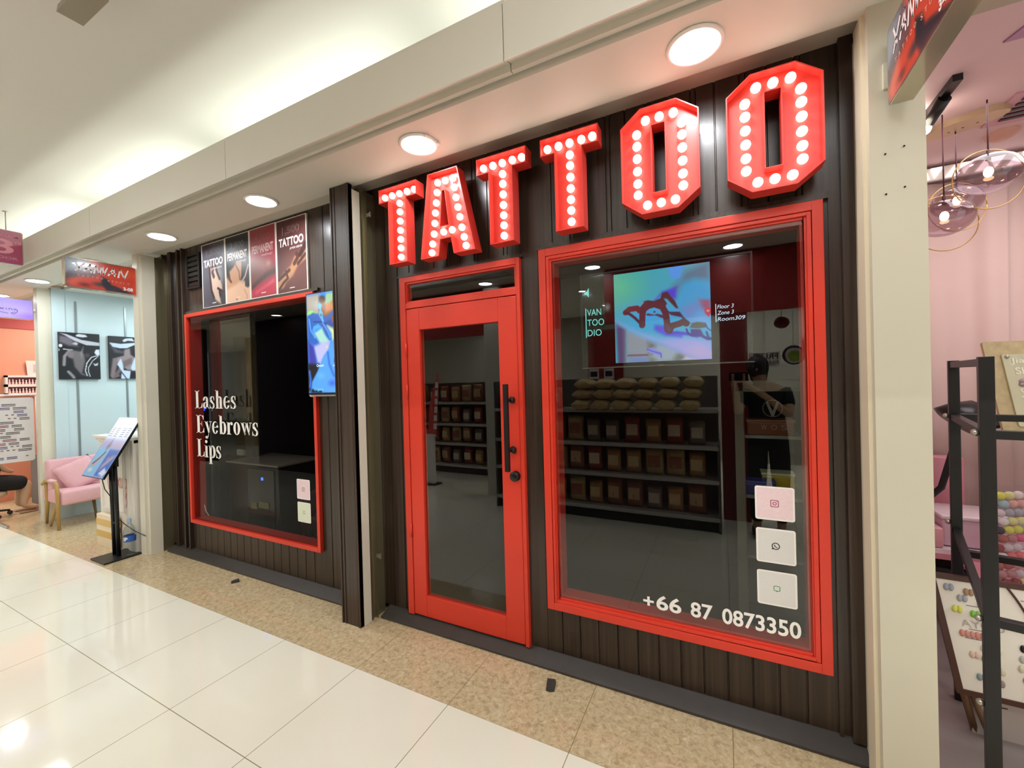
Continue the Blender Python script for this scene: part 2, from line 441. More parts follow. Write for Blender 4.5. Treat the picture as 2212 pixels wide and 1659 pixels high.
m = MB()
planks(m, -5.2, -4.655, .05, 3.0); planks(m, -4.655, -2.80, 2.335, 3.0); planks(m, -4.655, -2.80, .05, .315); planks(m, -2.80, -2.20, .05, 3.0)
m.box(-4.70, -.018, 2.34, -2.76, 0, 2.362)
for x in (-5.06, -4.93, -4.90, -4.77, -4.69): m.box(x, -.03, .05, x+.022, 0, 2.98)
struct(m.build('wall_front_left', WOOD))
# grey stone kerb under the shop front
m = MB()
for x0, x1 in ((-4.97, -2.33), (-2.13, .50)):
    m.prism([(.02,0),(-.085,0),(-.092,.004),(-.092,.014),(-.082,.018),(0,.052),(.02,.052)], lambda u, v: (x0, u, v), lambda u, v: (x1, u, v))
struct(m.build('baseboard_front', STONE))

# posts between the shops
m = MB()
m.box(-2.335, -.232, 0, -2.166, -.205, 2.93)
m.box(-2.335, -.238, 0, -2.325, -.20, 2.93); m.box(-2.305, -.236, 0, -2.297, -.205, 2.93); m.box(-2.19, -.236, 0, -2.182, -.205, 2.93); m.box(-2.178, -.238, 0, -2.166, -.2, 2.93)
m.box(-2.335, -.205, 0, -2.325, -.0, 2.93)
struct(m.build('trim_3', WOODP))
m = MB(); m.box(-2.325, -.205, 0, -2.162, -.142, 2.90); struct(m.build('trim_4', POST))
m = MB(); m.box(-2.27, -.142, 0, -2.175, -.0, 2.935); m.box(-2.18, -.125, 0, -2.166, -.118, 2.935); m.box(-2.175, -.135, 0, -2.163, -.13, 2.935)
m.box(-2.18, -.095, 0, -2.150, -.090, 2.935)
struct(m.build('trim_5', mat('track_metal', '8d8468', .3, .7)))
m = MB(); m.box(-5.14, -.23, 0, -5.04, -.10, 2.935); m.box(-5.04, -.2, 0, -5.02, -.10, 2.935); struct(m.build('trim_6', POST))
m = MB(); m.box(-5.06, -.10, 0, -5.035, 0, 2.935); m.box(-5.035, -.09, 0, -5.03, -.085, 2.935); struct(m.build('trim_7', mat('track_metal', '8d8468', .3, .7)))
m = MB(); m.box(.497, -.226, 0, .652, .1, 2.935)
struct(m.build('wall_pillar', PILLAR))
m = MB(); m.box(.485, -.19, 0, .497, -.10, 2.935); m.box(.50, -.05, 0, .53, -.02, 2.935); struct(m.build('trim_8', mat('pale_strip', 'e8dcc0', .4)))
for x, z in ((.553, 2.39), (.60, 2.40), (.553, 2.24), (.60, 2.255)):
    pass
m = MB()
for x, z in ((.540, 2.385), (.592, 2.40), (.540, 2.24), (.592, 2.255)):
    m.lathe([(0, 0), (.003, .0), (.003, .004)], (x, -.2261, z), 8, Matrix.Rotation(PI/2, 4, 'X'))
struct(m.build('trim_9', BLACK))
# clip and latch on the metal track
for z, lab in ((2.76, 'small white clip near the top of the metal track beside the middle post'), (.43, 'small metal latch low on the track beside the middle post')):
    t = MB(); t.box(-2.150, -.098, z-.012, -2.12, -.086, z+.012); t.box(-2.12, -.098, z-.018, -2.112, -.086, z+.018)
    tag(t.build('track_clip', SILVER), lab, 'clip')

# ------------------------------------------------------------------ right-hand window
def frame_ring(mb, x0, x1, z0, z1, wd, y0, y1):
    mb.box(x0, y0, z0, x0+wd, y1, z1); mb.box(x1-wd, y0, z0, x1, y1, z1)
    mb.box(x0+wd, y0, z0, x1-wd, y1, z0+wd); mb.box(x0+wd, y0, z1-wd, x1-wd, y1, z1)
win1 = sempty('window_1', (-.26, 0, .31))
m = MB(); frame_ring(m, -.915, .39, .31, 2.333, .040, -.032, .0); frame_ring(m, -.873, .348, .352, 2.291, .016, -.027, .0); frame_ring(m, -.866, .341, .359, 2.284, .02, -.016, .0)
m.build('window_frame', RED, win1, .002)
m = MB(); m.box(-.862, .0, .363, -.835, .085, 2.28); m.box(.31, .0, .363, .337, .085, 2.28); m.box(-.835, 0, .363, .31, .085, .39); m.box(-.835, 0, 2.253, .31, .085, 2.28)
m.build('reveal', mat('red_reveal', 'c0352a', .4), win1)
box('pane', -.865, -.0090, .36, .34, -.0040, 2.283, GLASS, win1)
# ------------------------------------------------------------------ left-hand window
win2 = sempty('window_2', (-3.7, 0, .315))
m = MB(); frame_ring(m, -4.655, -2.80, .315, 2.335, .032, -.03, .0); m.build('window_frame', RED, win2, .002)
m = MB(); m.box(-4.650, .0, .32, -4.62, .10, 2.33); m.box(-2.835, .0, .32, -2.805, .10, 2.33); m.box(-4.62, 0, .32, -2.835, .10, .352); m.box(-4.62, 0, 2.295, -2.835, .10, 2.33)
m.build('reveal', MATS['red_reveal'], win2)
box('pane', -4.626, -.0090, .344, -2.829, -.0040, 2.306, GLASSL, win2)
m = MB(); m.tube([(-4.61, .075, .46), (-4.60, .08, .40), (-4.55, .08, .36)], .004, 6); m.build('cable', WHITE, win2)

# ------------------------------------------------------------------ door
door = sempty('door_1', (-1.47, 0, .05))
m = MB(); m.box(-1.936, -.03, .05, -1.89, .04, 2.315); m.box(-1.06, -.03, .05, -1.037, .04, 2.315); m.box(-1.89, -.03, 2.28, -1.06, .04, 2.315)
m.box(-1.89, -.028, 2.104, -1.06, .04, 2.140)
m.build('door_frame', RED, door, .0015)
m = MB(); frame_ring(m, -1.89, -1.06, 2.14, 2.28, .012, -.02, .02); m.build('transom_frame', RED, door)
box('transom_pane', -1.88, -.006, 2.15, -1.07, -.001, 2.27, GLASS, door)
m = MB(); m.box(-1.885, -.026, .058, -1.782, .02, 2.098); m.box(-1.187, -.026, .058, -1.064, .02, 2.098)
m.box(-1.782, -.026, .058, -1.187, .02, .196); m.box(-1.782, -.026, 1.957, -1.187, .02, 2.098)
leaf = m.build('door_leaf', RED, door, .003)
box('door_pane', -1.785, -.008, .19, -1.184, -.003, 1.96, GLASS, door)
m = MB(); m.box(-1.12, -.118, 1.085, -1.094, -.094, 1.585); hb = m.build('door_handle', BLACK, door, .002)
for z in (1.49, 1.20):
    m = MB(); m.tube([(-1.107, -.10, z), (-1.107, -.03, z)], .009, 10); m.tube([(-1.107, -.034, z), (-1.107, -.026, z)], .02, 16); m.tube([(-1.094, -.062, z), (-1.078, -.062, z)], .018, 14); m.build('standoff', BLACK, hb)
m = MB(); m.lathe([(0,.03),(.022,.03),(.028,.026),(.030,0)], (-1.095, -.028, 1.046), 24, Matrix.Rotation(PI/2, 4, 'X')); m.build('door_knob', BLACKP, door)
for z in (1.83, 1.55, .62):
    m = MB(); m.tube([(-1.89, -.034, z-.045), (-1.89, -.034, z+.045)], .006, 10); m.build('hinge', RED, door)

# ------------------------------------------------------------------ marquee letters
def inset(poly, d):
    n = len(poly); out = []
    ar = sum(poly[i][0]*poly[(i+1) % n][1]-poly[(i+1) % n][0]*poly[i][1] for i in range(n))
    sg = 1 if ar > 0 else -1
    for i in range(n):
        p0, p1, p2 = (Vector(poly[i-1]), Vector(poly[i]), Vector(poly[(i+1) % n]))
        a = (p1-p0).normalized(); b = (p2-p1).normalized()
        na = Vector((-a.y, a.x))*sg; nb = Vector((-b.y, b.x))*sg
        k = na+nb; k = k/max(.2, k.length_squared/2)
        out.append(tuple(p1+k*d))
    return out
BULB = None; BULBM = emis('bulb_glow', 'fff0e2', 5.2)
def marquee(label, outer, hole, bulbs, ox, oz):
    global BULB
    t = thing('marquee_letter', label, 'sign letter', (ox, -.02, oz), 'lit letters spelling TATTOO')
    outer = [(ox+u, oz+v) for u, v in outer]; hole = [(ox+u, oz+v) for u, v in hole] if hole else None
    YF, YR, YB = -.152, -.112, -.075
    m = MB(); m.prism(outer, lambda u, v: (u, YR, v), lambda u, v: (u, YB, v), [hole] if hole else ())
    m.build('letter_body', REDD, t)
    m = MB(); m.prism(outer, lambda u, v: (u, YF, v), lambda u, v: (u, YR, v), [inset(outer, .0045)])
    if hole: m.prism(inset(hole, -.0045), lambda u, v: (u, YF, v), lambda u, v: (u, YR, v), [hole])
    m.build('rim', REDD, t)
    us = [p[0] for p in outer]; vs = [p[1] for p in outer]; cu = (min(us)+max(us))/2
    spots = [(cu-.03, max(vs)-.05), (cu+.03, max(vs)-.05), (cu-.12, min(vs)+.1), (cu+.12, min(vs)+.1)] if hole and label.find('letter O') > 0 else [(cu-.03, max(vs)-.05), (cu+.03, max(vs)-.05)]
    for x, z in spots: MB().tube([(x, -.078, z), (x, .002, z)], .006, 6).build('mounting_pin', BLACK, t)
    for (u, v) in bulbs:
        if BULB is None:
            b = MB().ball((0,0,0), .0200, .0200, .0200, 16, 10).build('bulb', BULBM)
            BULB = b
        else:
            b = BULB.copy(); COL.objects.link(b)
        b.parent = t; b.matrix_parent_inverse = Matrix.Identity(4); b.location = (u, -.155+.03-(-.02)+.0, v)
        b.location = (u, -.128+.02, v)
    return t
TO = [(0,.495),(.31,.495),(.31,.405),(.228,.405),(.228,0),(.078,0),(.078,.405),(0,.405)]
TB = [(x, .449) for x in (.034,.096,.156,.219,.276)]+[(.156, z) for z in (.388,.333,.274,.215,.158,.102,.044)]
AO = [(.068,.505),(.282,.505),(.395,0),(.245,0),(.228,.098),(.151,.098),(.137,0),(0,0)]
AH = [(.153,.175),(.213,.175),(.190,.385),(.172,.385)]
AB = [(.127,.452),(.182,.452),(.238,.453)]+list(zip((.120,.112,.103,.096,.089,.076,.068),(.394,.333,.274,.212,.148,.089,.037)))+list(zip((.246,.256,.268,.280,.292,.306,.318),(.397,.335,.275,.215,.151,.092,.039)))+[(.160,.148),(.223,.149)]
OO = [(0,.425),(.092,.497),(.252,.497),(.345,.425),(.345,.072),(.252,0),(.092,0),(0,.072)]
OH = [(.143,.092),(.201,.092),(.201,.405),(.143,.405)]
OB = [(.114,.447),(.176,.448),(.238,.447),(.114,.047),(.176,.047),(.238,.048)]+[(x, z) for x in (.072,.273) for z in (.391,.336,.277,.217,.158,.104)]
marquee('red letter T with bulbs, first from the left in the lit sign', TO, None, TB, -1.980, 2.372)
marquee('red letter A with bulbs in the lit sign, above the left of the door', AO, AH, AB, -1.648, 2.366)
marquee('red letter T with bulbs just right of the letter A', TO, None, TB, -1.232, 2.372)
marquee('red letter T with bulbs just left of the first letter O', TO, None, TB, -.838, 2.372)
marquee('red letter O with bulbs, the smaller-looking one beside the last T', OO, OH, OB, -.418, 2.372)
marquee('red letter O with bulbs, last of the sign by the pale pillar', OO, OH, OB, .035, 2.372)

# ------------------------------------------------------------------ louvre vent and posters
t = thing('vent', 'dark louvred vent at the top left of the shop front beside the posters', 'vent', (-4.47, 0, 2.72))
m = MB(); frame_ring(m, -4.60, -4.375, 2.57, 2.90, .018, -.025, 0); m.build('vent_frame', BLACK, t)
m = MB()
for k in range(6): m.box(-4.582, -.018, 2.595+.048*k, -4.393, 0, 2.625+.048*k)
m.build('slat', BLACKP, t)

# ------------------------------------------------------------------ printed posters above the left window
POSTERM = vcol_mat('poster_print', .42); SCREENM = vcol_mat('screen_picture', .15, emit=1.15); TVM = vcol_mat('tv_picture', .15, emit=.95)
SIGNM = vcol_mat('sign_print', .2, coat=.25); CANVAS = vcol_mat('canvas_print', .35)
LED1 = emis('screen_white', 'd8ecff', 1.3); TEAL = emis('screen_teal', '7fe3dc', 1.1)
OUTL = mat('print_grey', '8a8488', .4); WPR = mat('print_white', 'ece6e6', .4)
def poster(label, key, x0, x1, z0, z1, price, word, script, pcol, wcol):
    t = thing('poster', label, 'poster', ((x0+x1)/2, -.01, z0), 'price posters over the left window')
    box('board', x0, -.014, z0, x1, -.001, z1, WHITE, t)
    art_panel('picture', ART[key], front(-.0145), x0+.012, x1-.012, z0+.008, z1-.006, POSTERM, t, 120)
    w_ = x1-x0; h = z1-z0
    m = MB(); put_text(m, price, front(-.0150), x0+w_*.2, x1-w_*.2, z1-h*.225, z1-h*.10, .018); m.build('price', pcol, t)
    m = MB(); put_text(m, price, front(-.0153), x0+w_*.2, x1-w_*.2, z1-h*.223, z1-h*.102, -.006); m.build('price_fill', mat('price_fill_'+key, {'poster_a':'55505a','poster_b':'17181d','poster_c':'93434a','poster_d':'4c282a'}[key], .4), t)
    m = MB(); put_text(m, word, front(-.0150), x0+w_*.1, x1-w_*.1, z1-h*.365, z1-h*.25, .035); m.build('heading', wcol, t)
    m = MB(); put_text(m, script, front(-.0150), x0+w_*.45, x1-w_*.14, z1-h*.43, z1-h*.385, 0, .4); m.build('caption', wcol, t)
    box('foot_mark', (x0+x1)/2-.03, -.0152, z0+.035, (x0+x1)/2+.03, -.0146, z0+.042, WPR, t)
ART['tv']=[('G','47aaaf','3fa6dd',0.0),('E','4fbf9a',0.5,[0.08,0.857],(0.35,0.3)),('E','7a9fb0',0.5,[0.88,0.954],(0.35,0.15)),('E','3aa6ea',0.5,[0.393,0.472],(0.5,0.25)),('E','35b5e0',0.3,[0.843,0.762],(0.25,0.25)),('P','5f7d96',0.04,[[0.7,0.851],[0.762,0.935],[0.996,0.999],[0.998,0.812],[0.845,0.832],[0.745,0.781],[0.662,0.662],[0.631,0.796]]),('P','3ba2dd',0.06,[[0.732,0.811],[0.838,0.826],[0.998,0.791],[0.997,0.611],[0.886,0.63],[0.806,0.582],[0.706,0.543],[0.675,0.647]]),('P','a2607c',0.02,[[0.886,0.63],[0.997,0.607],[0.997,0.493],[0.909,0.509]]),('P','6f8fd0',0.05,[[0.699,0.544],[0.885,0.623],[0.909,0.523],[0.829,0.446],[0.776,0.408]]),('P','6fa8e8',0.05,[[0.776,0.408],[0.909,0.509],[1.003,0.444],[1.003,0.305],[0.867,0.365]]),('P','5a4a72',0.02,[[0.012,0.461],[0.128,0.375],[0.118,-0.003],[0.026,-0.015]]),('P','8f93a0',0.03,[[0.127,0.36],[0.317,0.278],[0.429,0.204],[0.381,-0.015],[0.125,-0.004]]),('P','6f87c0',0.02,[[0.157,0.055],[0.361,0.053],[0.353,-0.006],[0.155,-0.005]]),('L','7a4a6a',0.02,0.01,[[0.142,0.079],[0.355,0.075]]),('P','6e6a66',0.03,[[0.359,0.23],[0.595,0.135],[0.897,0.005],[0.766,-0.003],[0.381,-0.015]]),('P','9aa7b8',0.03,[[0.428,0.152],[0.471,0.194],[0.629,0.126],[0.675,0.094],[0.612,-0.003],[0.466,-0.008],[0.39,0.051]]),('P','c9c3d8',0.02,[[0.748,0.047],[0.897,0.001],[0.858,-0.004],[0.713,-0.001]]),('P','8fa9ec',0.04,[[0.008,0.469],[0.245,0.343],[0.528,0.241],[0.732,0.241],[1.003,0.187],[1.004,-0.001],[0.891,0.005],[0.595,0.142],[0.387,0.229],[0.216,0.33]]),('P','a9a2e4',0.05,[[0.528,0.212],[0.798,0.208],[1.002,0.152],[1.004,-0.001],[0.897,0.005],[0.595,0.142]]),('P','bba6dc',0.05,[[0.729,0.084],[0.862,0.147],[1.004,0.069],[1.004,-0.001],[0.897,0.005]]),('P','5b4be0',0.02,[[0.441,0.394],[0.539,0.378],[0.565,0.318],[0.72,0.27],[0.712,0.242],[0.543,0.276],[0.467,0.318],[0.433,0.35]]),('P','5143d8',0.02,[[0.44,0.658],[0.527,0.75],[0.671,0.783],[0.662,0.662],[0.628,0.666],[0.54,0.734]]),('L','4a3fd0',0.03,0.02,[[0.564,0.296],[0.667,0.296],[0.773,0.274],[0.864,0.246]]),('P','5a9bf0',0.01,[[0.587,1.003],[0.757,1.003],[0.707,0.872],[0.633,0.874],[0.607,0.921]]),('P','522c34',0.006,[[0.323,0.664],[0.37,0.673],[0.44,0.658],[0.504,0.68],[0.526,0.736],[0.575,0.745],[0.608,0.697],[0.654,0.635],[0.686,0.552],[0.659,0.559],[0.573,0.665],[0.539,0.676],[0.572,0.615],[0.543,0.574],[0.488,0.594],[0.389,0.605],[0.34,0.632]]),('L','6e2c32',0.062,0.005,[[0.125,0.561],[0.171,0.594],[0.252,0.597],[0.288,0.563],[0.347,0.624]]),('L','5c2c38',0.066,0.005,[[0.304,0.405],[0.31,0.524],[0.324,0.574],[0.368,0.607],[0.44,0.622],[0.523,0.584],[0.556,0.515],[0.567,0.412],[0.569,0.34],[0.592,0.323],[0.614,0.372],[0.696,0.39],[0.729,0.405],[0.762,0.385]]),('P','5f3d55',0.01,[[0.546,0.414],[0.6,0.366],[0.62,0.321],[0.571,0.303],[0.552,0.341]]),('L','4c2838',0.03,0.005,[[0.125,0.561],[0.176,0.537],[0.234,0.486],[0.291,0.418]]),('P','5a3545',0.006,[[0.341,0.514],[0.366,0.53],[0.437,0.508],[0.465,0.516],[0.534,0.495],[0.53,0.459],[0.499,0.473],[0.451,0.499],[0.38,0.502]]),('E','4a3560',0.005,[0.439,0.539],(0.012,0.01)),('P','4c2c48',0.006,[[0.536,0.575],[0.597,0.525],[0.699,0.515],[0.737,0.454],[0.802,0.385],[0.762,0.392],[0.711,0.457],[0.61,0.488]]),('P','5f5a58',0.006,[[0.794,0.336],[0.815,0.384],[0.867,0.393],[0.931,0.381],[0.962,0.329],[0.866,0.323]]),('P','43308a',0.006,[[0.8,0.321],[0.898,0.313],[0.928,0.248],[0.991,0.216],[1.0,0.194],[0.959,0.197],[0.896,0.236],[0.812,0.242]]),('L','43308a',0.02,0.004,[[0.761,0.324],[0.773,0.288],[0.805,0.257]]),('L','3c3a80',0.02,0.004,[[0.955,0.281],[0.972,0.224],[1.0,0.208]]),('L','3c4a90',0.012,0.004,[[0.944,0.372],[0.968,0.315],[0.999,0.291]]),('P','8c8be8',0.006,[[0.342,0.143],[0.414,0.153],[0.504,0.097],[0.506,0.038],[0.461,0.07],[0.377,0.096]]),('L','5a55c8',0.012,0.004,[[0.349,0.138],[0.413,0.109],[0.497,0.082],[0.499,0.038]]),('E','d0505f',0.004,[0.975,0.495],(0.036,0.04)),('E','c8a0b0',0.004,[0.973,0.495],(0.014,0.016)),('P','d0505f',0.004,[[0.942,0.491],[1.009,0.485],[0.978,0.429]])]
ART['screen']=[('G','3a7fe0','3f8fe8',0.0),('P','a8a294',0.02,[[-0.005,0.99],[0.44,0.991],[0.418,0.779],[0.001,0.797]]),('P','8a5a38',0.02,[[0.437,0.96],[0.956,0.905],[0.961,0.594],[0.736,0.676],[0.418,0.779]]),('P','c07a40',0.02,[[0.657,0.889],[0.956,0.905],[0.959,0.816],[0.622,0.786]]),('P','9cc49a',0.015,[[0.68,0.986],[0.964,0.986],[0.962,0.919],[0.782,0.883],[0.632,0.883]]),('E','4a3020',0.02,[0.536,0.933],(0.1,0.035)),('P','8fe078',0.01,[[0.001,0.797],[0.058,0.833],[0.19,0.835],[0.342,0.798],[0.159,0.79]]),('P','2c62b8',0.01,[[0.026,0.78],[0.214,0.811],[0.494,0.776],[0.669,0.754],[0.96,0.823],[0.955,0.779],[0.817,0.748],[0.906,0.655],[0.831,0.643],[0.661,0.679],[0.819,0.524],[0.769,0.515],[0.648,0.552],[0.458,0.672],[0.226,0.68],[0.181,0.621],[0.485,0.444],[0.458,0.426],[0.026,0.533]]),('L','16306e',0.01,0.006,[[0.23,0.718],[0.487,0.708],[0.661,0.679]]),('L','5a9cf0',0.02,0.01,[[0.076,0.748],[0.117,0.638],[0.265,0.557]]),('L','5a9cf0',0.015,0.01,[[0.537,0.699],[0.703,0.603],[0.771,0.541]]),('P','2f4f9c',0.01,[[0.613,0.704],[0.79,0.719],[0.918,0.655],[0.855,0.638],[0.685,0.671]]),('P','4aa8f0',0.008,[[0.182,0.636],[0.212,0.666],[0.383,0.694],[0.482,0.656],[0.3,0.639],[0.219,0.612]]),('P','a5d8c8',0.015,[[0.244,0.603],[0.506,0.647],[0.6,0.576],[0.743,0.504],[0.539,0.473],[0.415,0.506]]),('P','e0f0a0',0.02,[[0.684,0.663],[0.975,0.608],[0.955,0.535],[0.843,0.516],[0.825,0.584]]),('P','b8b8e8',0.02,[[0.204,0.467],[0.491,0.504],[0.768,0.504],[0.71,0.423],[0.553,0.367],[0.418,0.29],[0.317,0.311]]),('E','e8c9a0',0.05,[0.663,0.454],(0.06,0.02)),('P','3a3aa0',0.02,[[0.013,0.534],[0.204,0.467],[0.292,0.311],[0.181,0.252],[0.026,0.286]]),('P','0c0c14',0.02,[[0.001,0.294],[0.366,0.287],[0.333,0.211],[0.086,0.099],[0.052,0.022],[-0.028,0.023]]),('L','3c6ad0',0.03,0.02,[[0.032,0.216],[0.064,0.138],[0.029,0.061]]),('P','4f9cec',0.01,[[0.979,0.534],[0.842,0.501],[0.71,0.43],[0.553,0.367],[0.443,0.286],[0.307,0.212],[0.127,0.114],[0.091,0.022],[0.962,-0.002],[0.979,0.29],[0.896,0.314],[0.914,0.373],[0.968,0.416]]),('P','101018',0.01,[[0.899,0.344],[0.988,0.379],[0.986,0.29],[0.883,0.3]]),('L','2f6fd0',0.03,0.02,[[0.682,0.394],[0.72,0.28],[0.857,0.166]]),('E','3560d8',0.12,[0.8,0.092],(0.2,0.05)),('E','60b0f8',0.1,[0.431,0.172],(0.2,0.05)),('P','0c0c14',0.01,[[0.106,0.038],[0.441,0.02],[0.439,0.001],[0.076,0.003]]),('P','58b8f4',0.006,[[0.385,0.88],[0.456,0.903],[0.524,0.873],[0.487,0.833],[0.559,0.789],[0.542,0.752],[0.583,0.705],[0.525,0.707],[0.478,0.743],[0.417,0.772],[0.421,0.813],[0.454,0.831],[0.387,0.857]]),('E','6a8088',0.006,[0.489,0.776],(0.045,0.016))]
ART['poster_a']=[('G','5c5a62','40404a',0.0),('E','9a9ea2',0.3,[0.693,0.482],(0.4,0.25)),('E','2a2024',0.2,[0.177,0.966],(0.4,0.12)),('P','c0a898',0.02,[[0.308,0.679],[0.555,0.656],[0.723,0.479],[0.858,0.308],[0.879,0.21],[0.728,0.2],[0.801,0.013],[0.624,0.068],[0.477,0.143],[0.393,0.247],[0.324,0.514]]),('L','3a2c34',0.05,0.02,[[0.322,0.656],[0.337,0.481],[0.393,0.247],[0.491,0.131]]),('L','4a3a40',0.06,0.02,[[0.4,0.66],[0.488,0.597],[0.451,0.536],[0.507,0.466]]),('L','4a3a40',0.05,0.015,[[0.584,0.632],[0.665,0.517],[0.762,0.412]]),('L','3a2c34',0.05,0.015,[[0.745,0.22],[0.783,0.142]]),('L','3c2c30',0.04,0.01,[[0.673,0.269],[0.864,0.211]])]
ART['poster_b']=[('G','14161a','20242a',0.0),('P','c89878',0.02,[[-0.086,0.442],[0.066,0.376],[0.185,0.303],[0.139,0.477],[0.332,0.534],[0.461,0.596],[0.702,0.585],[0.718,0.428],[0.617,0.312],[0.795,0.287],[1.03,0.279],[1.031,-0.028],[-0.101,-0.039]]),('P','e8c0a4',0.03,[[-0.047,0.193],[0.584,0.283],[1.024,0.218],[1.017,-0.027],[-0.1,-0.033]]),('L','5a3428',0.03,0.02,[[-0.085,0.453],[0.099,0.384],[0.217,0.311]]),('L','7a4a38',0.025,0.02,[[0.426,0.557],[0.568,0.44],[0.588,0.324]]),('P','24262e',0.015,[[0.707,0.636],[0.975,0.642],[0.87,0.456],[0.796,0.308],[0.648,0.32]]),('P','2c2c34',0.015,[[0.963,0.51],[1.023,0.198],[0.932,0.174],[0.817,0.203],[0.812,0.317]]),('L','c8a8a0',0.03,0.01,[[0.963,0.51],[0.831,0.357],[0.705,0.294]]),('E','8a3c30',0.03,[0.438,0.032],(0.05,0.03)),('E','8a2c30',0.02,[0.448,-0.031],(0.06,0.015)),('L','c8987c',0.02,0.02,[[0.782,0.154],[0.892,0.053],[0.858,0.004]])]
ART['poster_c']=[('G','96404a','a03240',0.0),('E','8a4a4c',0.2,[0.496,0.857],(0.5,0.2)),('E','9a5a54',0.2,[0.24,0.49],(0.6,0.25)),('E','b09088',0.2,[0.733,0.467],(0.15,0.12)),('P','a83048',0.06,[[-0.019,0.762],[1.02,0.707],[0.999,0.462],[0.524,0.563],[-0.032,0.614]]),('P','78403c',0.06,[[-0.037,0.564],[0.507,0.37],[0.996,0.424],[1.009,0.281],[0.214,0.197],[-0.049,0.117]]),('L','4a2a2c',0.07,0.05,[[1.014,0.337],[0.637,0.301],[0.272,0.222],[0.01,0.133]]),('P','c03450',0.03,[[1.008,0.262],[0.492,0.196],[-0.022,0.106],[-0.045,0.008],[0.999,0.005]]),('L','d85a70',0.04,0.05,[[0.896,0.194],[0.485,0.119],[0.202,0.07]])]
ART['poster_d']=[('G','4a2426','6e4440',0.0),('E','7a4c44',0.3,[0.465,0.295],(0.5,0.3)),('P','b8845e',0.02,[[-0.009,0.195],[0.214,0.279],[0.47,0.359],[0.602,0.466],[0.825,0.535],[0.948,0.595],[1.001,0.518],[0.98,0.404],[0.713,0.338],[0.532,0.217],[0.303,0.143],[0.196,0.068],[-0.01,0.046]]),('L','4a2820',0.05,0.015,[[0.029,0.192],[0.211,0.243],[0.416,0.3]]),('L','4a2820',0.04,0.015,[[0.203,0.142],[0.357,0.194],[0.291,0.292]]),('L','4a2820',0.06,0.015,[[0.594,0.376],[0.722,0.455],[0.678,0.504]]),('L','3a1c1c',0.08,0.02,[[0.797,0.484],[0.896,0.537],[0.985,0.609]]),('L','4a2820',0.05,0.015,[[0.715,0.365],[0.863,0.424],[0.962,0.468]]),('L','4a2820',0.04,0.01,[[0.043,0.061],[0.203,0.142]])]
ART['painting_a']=[('G','0e0c14','14121a',0.0),('P','6a6470',0.03,[[0.013,0.93],[0.288,0.904],[0.469,0.705],[0.234,0.716],[0.007,0.788]]),('P','b8bcc8',0.006,[[0.015,0.981],[0.197,0.96],[0.548,0.854],[0.994,0.811],[0.996,0.742],[0.665,0.744],[0.379,0.826],[0.15,0.937]]),('P','c8d0dc',0.006,[[0.408,0.951],[0.48,0.98],[0.65,0.969],[0.697,0.925],[0.574,0.908],[0.43,0.921]]),('P','b8b8c0',0.01,[[0.317,0.761],[0.402,0.806],[0.472,0.767],[0.423,0.734]]),('E','d8dce0',0.008,[0.045,0.713],(0.045,0.035)),('E','d8dce0',0.008,[-0.006,0.622],(0.025,0.03)),('L','d8d8dc',0.018,0.006,[[0.115,0.64],[0.324,0.627]]),('P','6a6468',0.02,[[0.205,0.572],[0.324,0.627],[0.513,0.602],[0.608,0.542],[0.627,0.395],[0.543,0.142],[0.687,0.058],[0.518,0.1],[0.357,0.266],[0.328,0.431],[0.224,0.47]]),('L','8a8488',0.05,0.02,[[0.253,0.614],[0.132,0.488],[0.114,0.304]]),('E','7a7078',0.03,[0.273,0.533],(0.08,0.07)),('P','8a8488',0.02,[[0.513,0.581],[0.59,0.709],[0.559,0.541],[0.532,0.456]]),('E','3c383c',0.03,[0.681,0.523],(0.06,0.05)),('L','d0d8e0',0.016,0.005,[[0.957,0.53],[0.778,0.483],[0.662,0.354],[0.618,0.184],[0.663,0.079]]),('L','d0d8e0',0.012,0.005,[[0.956,0.509],[0.8,0.398],[0.695,0.248],[0.703,0.143],[0.736,0.058]]),('P','d0d8e4',0.008,[[0.858,0.592],[0.898,0.657],[0.988,0.66],[0.995,0.531],[0.894,0.539]]),('P','c0c4d0',0.008,[[0.811,0.356],[0.873,0.336],[0.95,0.369],[0.935,0.304],[0.858,0.293]]),('L','8a8488',0.05,0.015,[[0.212,0.162],[0.302,0.079],[0.336,0.038]])]
